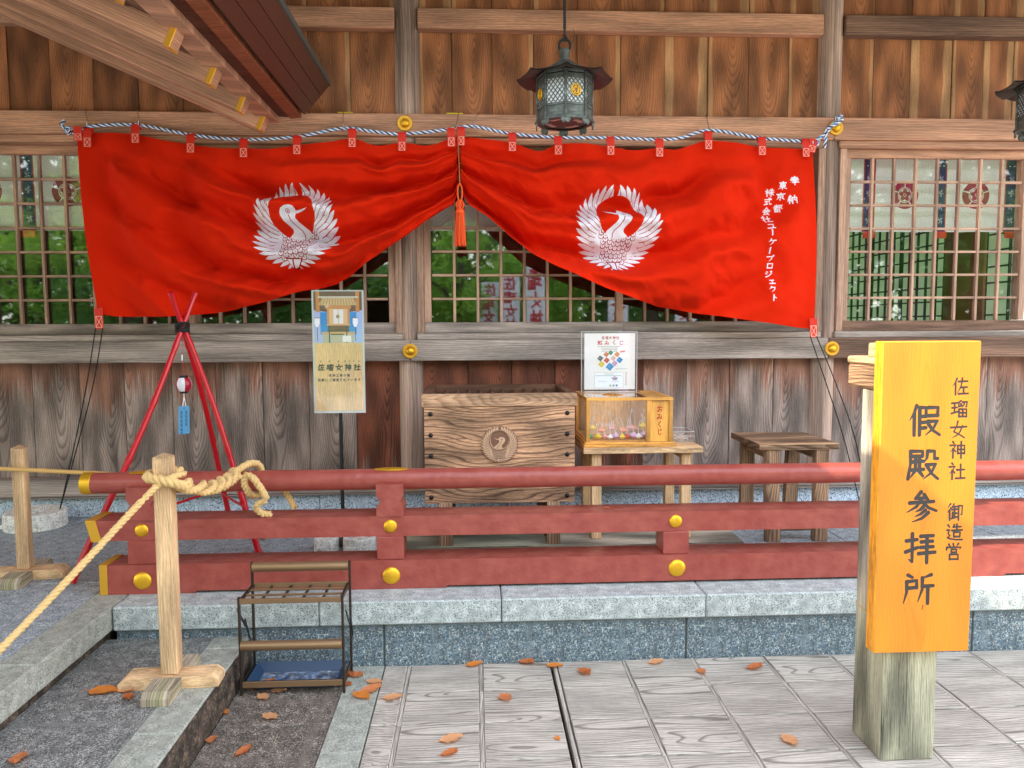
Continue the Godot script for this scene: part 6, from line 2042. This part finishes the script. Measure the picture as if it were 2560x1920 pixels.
func build_surroundings() -> void:
	var cr := [crown_mesh(1, 5200, Vector3(1.9, 2.6, 1.6), .10, .4), crown_mesh(2, 4200, Vector3(2.3, 1.6, 1.8), .085, .0)]
	# x, z, base of crown, kind, scale, label
	var ts := [[-.4, 16.5, 2.4, 0, 1.0, "light green conifer mirrored beside the middle pillar"], [1.9, 19.0, 2.6, 0, 1.15, "conifer mirrored behind the white banners"], [-3.2, 18.0, 2.2, 1, 1.1, "broadleaf tree mirrored at the left of the middle window"], [-6.4, 19.0, 2.4, 1, 1.3, "broad tree mirrored above the tripod"], [-9.8, 17.0, 2.2, 1, 1.1, "low bushy tree mirrored in the left window"], [-12.6, 18.0, 2.6, 1, 1.4, "bright bushy tree mirrored at the picture's left edge"], [-11.2, 21.0, 5.4, 0, 1.5, "tall dark tree mirrored high in the left window"], [5.4, 18.0, 2.6, 1, 1.3, "tree mirrored right of the white banners"], [9.5, 19.0, 3.2, 0, 1.4, "dark conifer mirrored in the right window"], [13.0, 17.0, 3.6, 1, 1.4, "leafy tree mirrored at the right window's edge"], [-17, 20, 4, 1, 1.7, "large tree standing far left of the forecourt"], [18, 21, 4, 1, 1.7, "large tree standing far right of the forecourt"]]
	for q in ts:
		var t := thing("tree", q[5], "tree", Vector3(q[0], -.08, q[1]), "trees across the forecourt")
		t.scale = Vector3.ONE * q[4]
		t.rotation.y = q[0]
		var hh: float = q[2] / q[4]
		part(t, "trunk", tube(PackedVector3Array([Vector3(0, 0, 0), Vector3(.03, hh * .5, .02), Vector3(-.04, hh, 0), Vector3(.05, hh + 1.2, 0)]), [.2, .16, .13, .05], 9), M.bark)
		for k in 4:
			var a := k * 1.7
			part(t, "limb", tube(PackedVector3Array([Vector3(0, hh * .75 + k * .15, 0), Vector3(cos(a) * .5, hh + .2, sin(a) * .5), Vector3(cos(a) * 1.1, hh + .5, sin(a) * 1.0)]), [.07, .05, .02], 6), M.bark)
		part(t, "crown", cr[q[3]], M.leaf_green if q[3] == 0 or q[0] < -12 else M.leaf_dark, Vector3(0, hh + .2, 0))
	for k in 9:
		var x := -14.0 + k * 3.6
		var o := one("hedge_bush", "clipped bush mirrored low in the panes, %s along the forecourt" % ["first", "second", "third", "fourth", "fifth", "sixth", "seventh", "eighth", "ninth"][k], "bush", cr[1], M.leaf_green if k % 2 else M.leaf_dark, Vector3(x, .75, 14.8 + (k % 3) * .5), Vector3(0, k, 0), "bushes across the forecourt")
		o.scale = Vector3(.75, .7, .6)
	# leaf mass added to keep the bright horizon sky out of the panes
	var g := RandomNumberGenerator.new()
	g.seed = 21
	var wd := MB.new()
	for k in 42000:
		var p := Vector3(g.randf_range(-34, 34), 0, g.randf_range(25, 30))
		p.y = g.randf() * (11.0 + 2.0 * sin(p.x * .5) + 1.2 * sin(p.x * 1.7))
		var a := Vector3(g.randfn(), g.randfn(), g.randfn()).normalized() * .3
		var b := a.cross(Vector3(g.randfn(), g.randfn(), g.randfn())).normalized() * .16
		wd.quad(p - a, p + b, p + a, p - b)
	var wo := one("added_wood", "dark leaf mass added far behind to block the sky mirrored in the panes", "wood", wd, M.leaf_dark)
	wo.set_meta("kind", "stuff")
	# upright banners with red characters
	var im := Image.create(128, 512, false, Image.FORMAT_RGB8)
	im.fill(C("ece8f0"))
	var nm := "佐瑠女神社"
	for k in 5:
		glyph(im, nm[k], Vector2(64, 60 + k * 98), Vector2(86, 86), 6.5, C("b8202a"))
	mat("banner_cloth", Color.WHITE, .75, 0.0, tex(im))
	M.banner_cloth.backlight_enabled = true
	M.banner_cloth.backlight = C("a0a0a8")
	M.banner_cloth.cull_mode = BaseMaterial3D.CULL_DISABLED
	var bs := [[1.37, 12.0, .45, 3.35, "white banner with red characters mirrored in the middle window"], [.98, 15.0, .5, 2.9, "second white banner mirrored left of the widest one"], [.42, 15.6, .5, 2.75, "third white banner mirrored among the conifer branches"], [3.05, 11.0, .42, 2.9, "white banner mirrored near the window's middle stile"], [4.75, 12.0, .45, 2.7, "white banner mirrored under the right curtain half"]]
	for q in bs:
		var t := thing("banner", q[4], "banner", Vector3(q[0], -.08, q[1]), "upright shrine banners")
		t.rotation.y = PI
		part(t, "pole", tube(PackedVector3Array([Vector3(q[2] * .5 + .03, 0, 0), Vector3(q[2] * .5 + .03, q[3] + .15, 0)]), .016, 8), M.black_plastic)
		part(t, "crossbar", tube(PackedVector3Array([Vector3(-q[2] * .5, q[3] + .05, 0), Vector3(q[2] * .5 + .05, q[3] + .05, 0)]), .009, 6), M.black_plastic)
		var o := MB.new()
		var rows := []
		var uv := []
		for r in 13:
			var row := PackedVector3Array()
			var u := PackedVector2Array()
			for k in 7:
				row.push_back(Vector3((k / 6.0 - .5) * q[2], q[3] - (q[3] - .95) * (1.0 - r / 12.0), .03 * sin(r * .8 + k * .7 + q[0])))
				u.push_back(Vector2(k / 6.0, 1.0 - r / 12.0))
			rows.append(row)
			uv.append(u)
		o.grid(rows, uv)
		part(t, "cloth", o, M.banner_cloth)

# ----------------------------------------------------------------
func _ready() -> void:
	rng.seed = 7
	var cam := Camera3D.new()
	cam.name = "camera"
	add_child(cam)
	cam.transform = Transform3D(Basis(Vector3(.99876, -.00446, .04951), Vector3(.00825, .99705, -.07630), Vector3(-.04902, .07661, .99585)).orthonormalized(), Vector3(0, 1.5, 4.9))
	cam.fov = rad_to_deg(2.0 * atan(960.0 / 1900.0))
	cam.near = .05
	cam.far = 300.0
	cam.current = true
	var we := WorldEnvironment.new()
	we.name = "world"
	var env := Environment.new()
	var sm := ProceduralSkyMaterial.new()
	sm.sky_top_color = C("c6d3e4")
	sm.sky_horizon_color = C("fbf4e8")
	sm.sky_curve = .18
	sm.ground_bottom_color = C("8a8478")
	sm.ground_horizon_color = C("b8b2a6")
	sm.sun_angle_max = 6.0
	var sky := Sky.new()
	sky.sky_material = sm
	env.background_mode = Environment.BG_SKY
	env.sky = sky
	env.background_energy_multiplier = 1.7
	env.tonemap_mode = Environment.TONE_MAPPER_LINEAR
	env.tonemap_exposure = 3.45
	env.sdfgi_enabled = true
	env.ssao_enabled = true
	env.ssil_enabled = true
	we.environment = env
	add_child(we)
	var sun := DirectionalLight3D.new()
	sun.name = "sun"
	sun.light_energy = .75
	sun.light_color = Color(1.0, .95, .86)
	sun.light_angular_distance = .5
	sun.shadow_enabled = true
	add_child(sun)
	sun.look_at_from_position(Vector3.ZERO, Vector3(1.0, -.86, -.36), Vector3.UP)
	make_materials()
	print("materials ", Time.get_ticks_msec())
	build_ground()
	build_hall()
	build_lattice_screen()
	build_inner_curtains()
	build_side_roof()
	print("structure ", Time.get_ticks_msec())
	build_surroundings()
	build_curtain()
	print("curtain ", Time.get_ticks_msec())
	build_curtain_rope()
	build_hooks()
	build_tassel()
	cord("tie_cord", "black cord from the curtain's left corner down to the disc weight", [Vector3(-2.228, 1.495, .295), Vector3(-2.30, 1.15, .29), Vector3(-2.43, .70, .25), Vector3(-2.53, .40, .21)], .0032, M.black_cord)
	cord("tie_cord", "second black cord beside it on the curtain's left corner", [Vector3(-2.187, 1.495, .295), Vector3(-2.26, 1.16, .29), Vector3(-2.41, .72, .25), Vector3(-2.52, .40, .23)], .0032, M.black_cord)
	cord("tie_cord", "black cord from the curtain's right corner, left one of two", [Vector3(2.072, 1.425, .295), Vector3(2.13, 1.12, .42), Vector3(2.17, .80, .58), Vector3(2.2, .32, .8)], .0032, M.black_cord)
	cord("tie_cord", "black cord from the curtain's right corner, right one of two", [Vector3(2.112, 1.425, .295), Vector3(2.20, 1.12, .40), Vector3(2.25, .80, .55), Vector3(2.24, .32, .78)], .0032, M.black_cord)
	build_lantern()
	build_railing()
	build_offertory()
	build_fortune_table()
	build_stool()
	build_notice()
	build_tripod()
	build_barriers()
	build_umbrella_stand()
	build_sign()
	build_leaves()
	var tp := [["yellow tape strip on the beam left of the gold boss", Vector3(-.78, 2.809, .06), Vector3(.09, .006, .04)], ["yellow tape strip on the beam above the tassel cord", Vector3(-.11, 2.809, .06), Vector3(.10, .008, .04)]]
	for q in tp:
		one("tape_strip", q[0], "tape", bx(q[2], .001), M.tape, q[1], Vector3.ZERO, "yellow tape strips on the beam")
	print("done ", Time.get_ticks_msec())
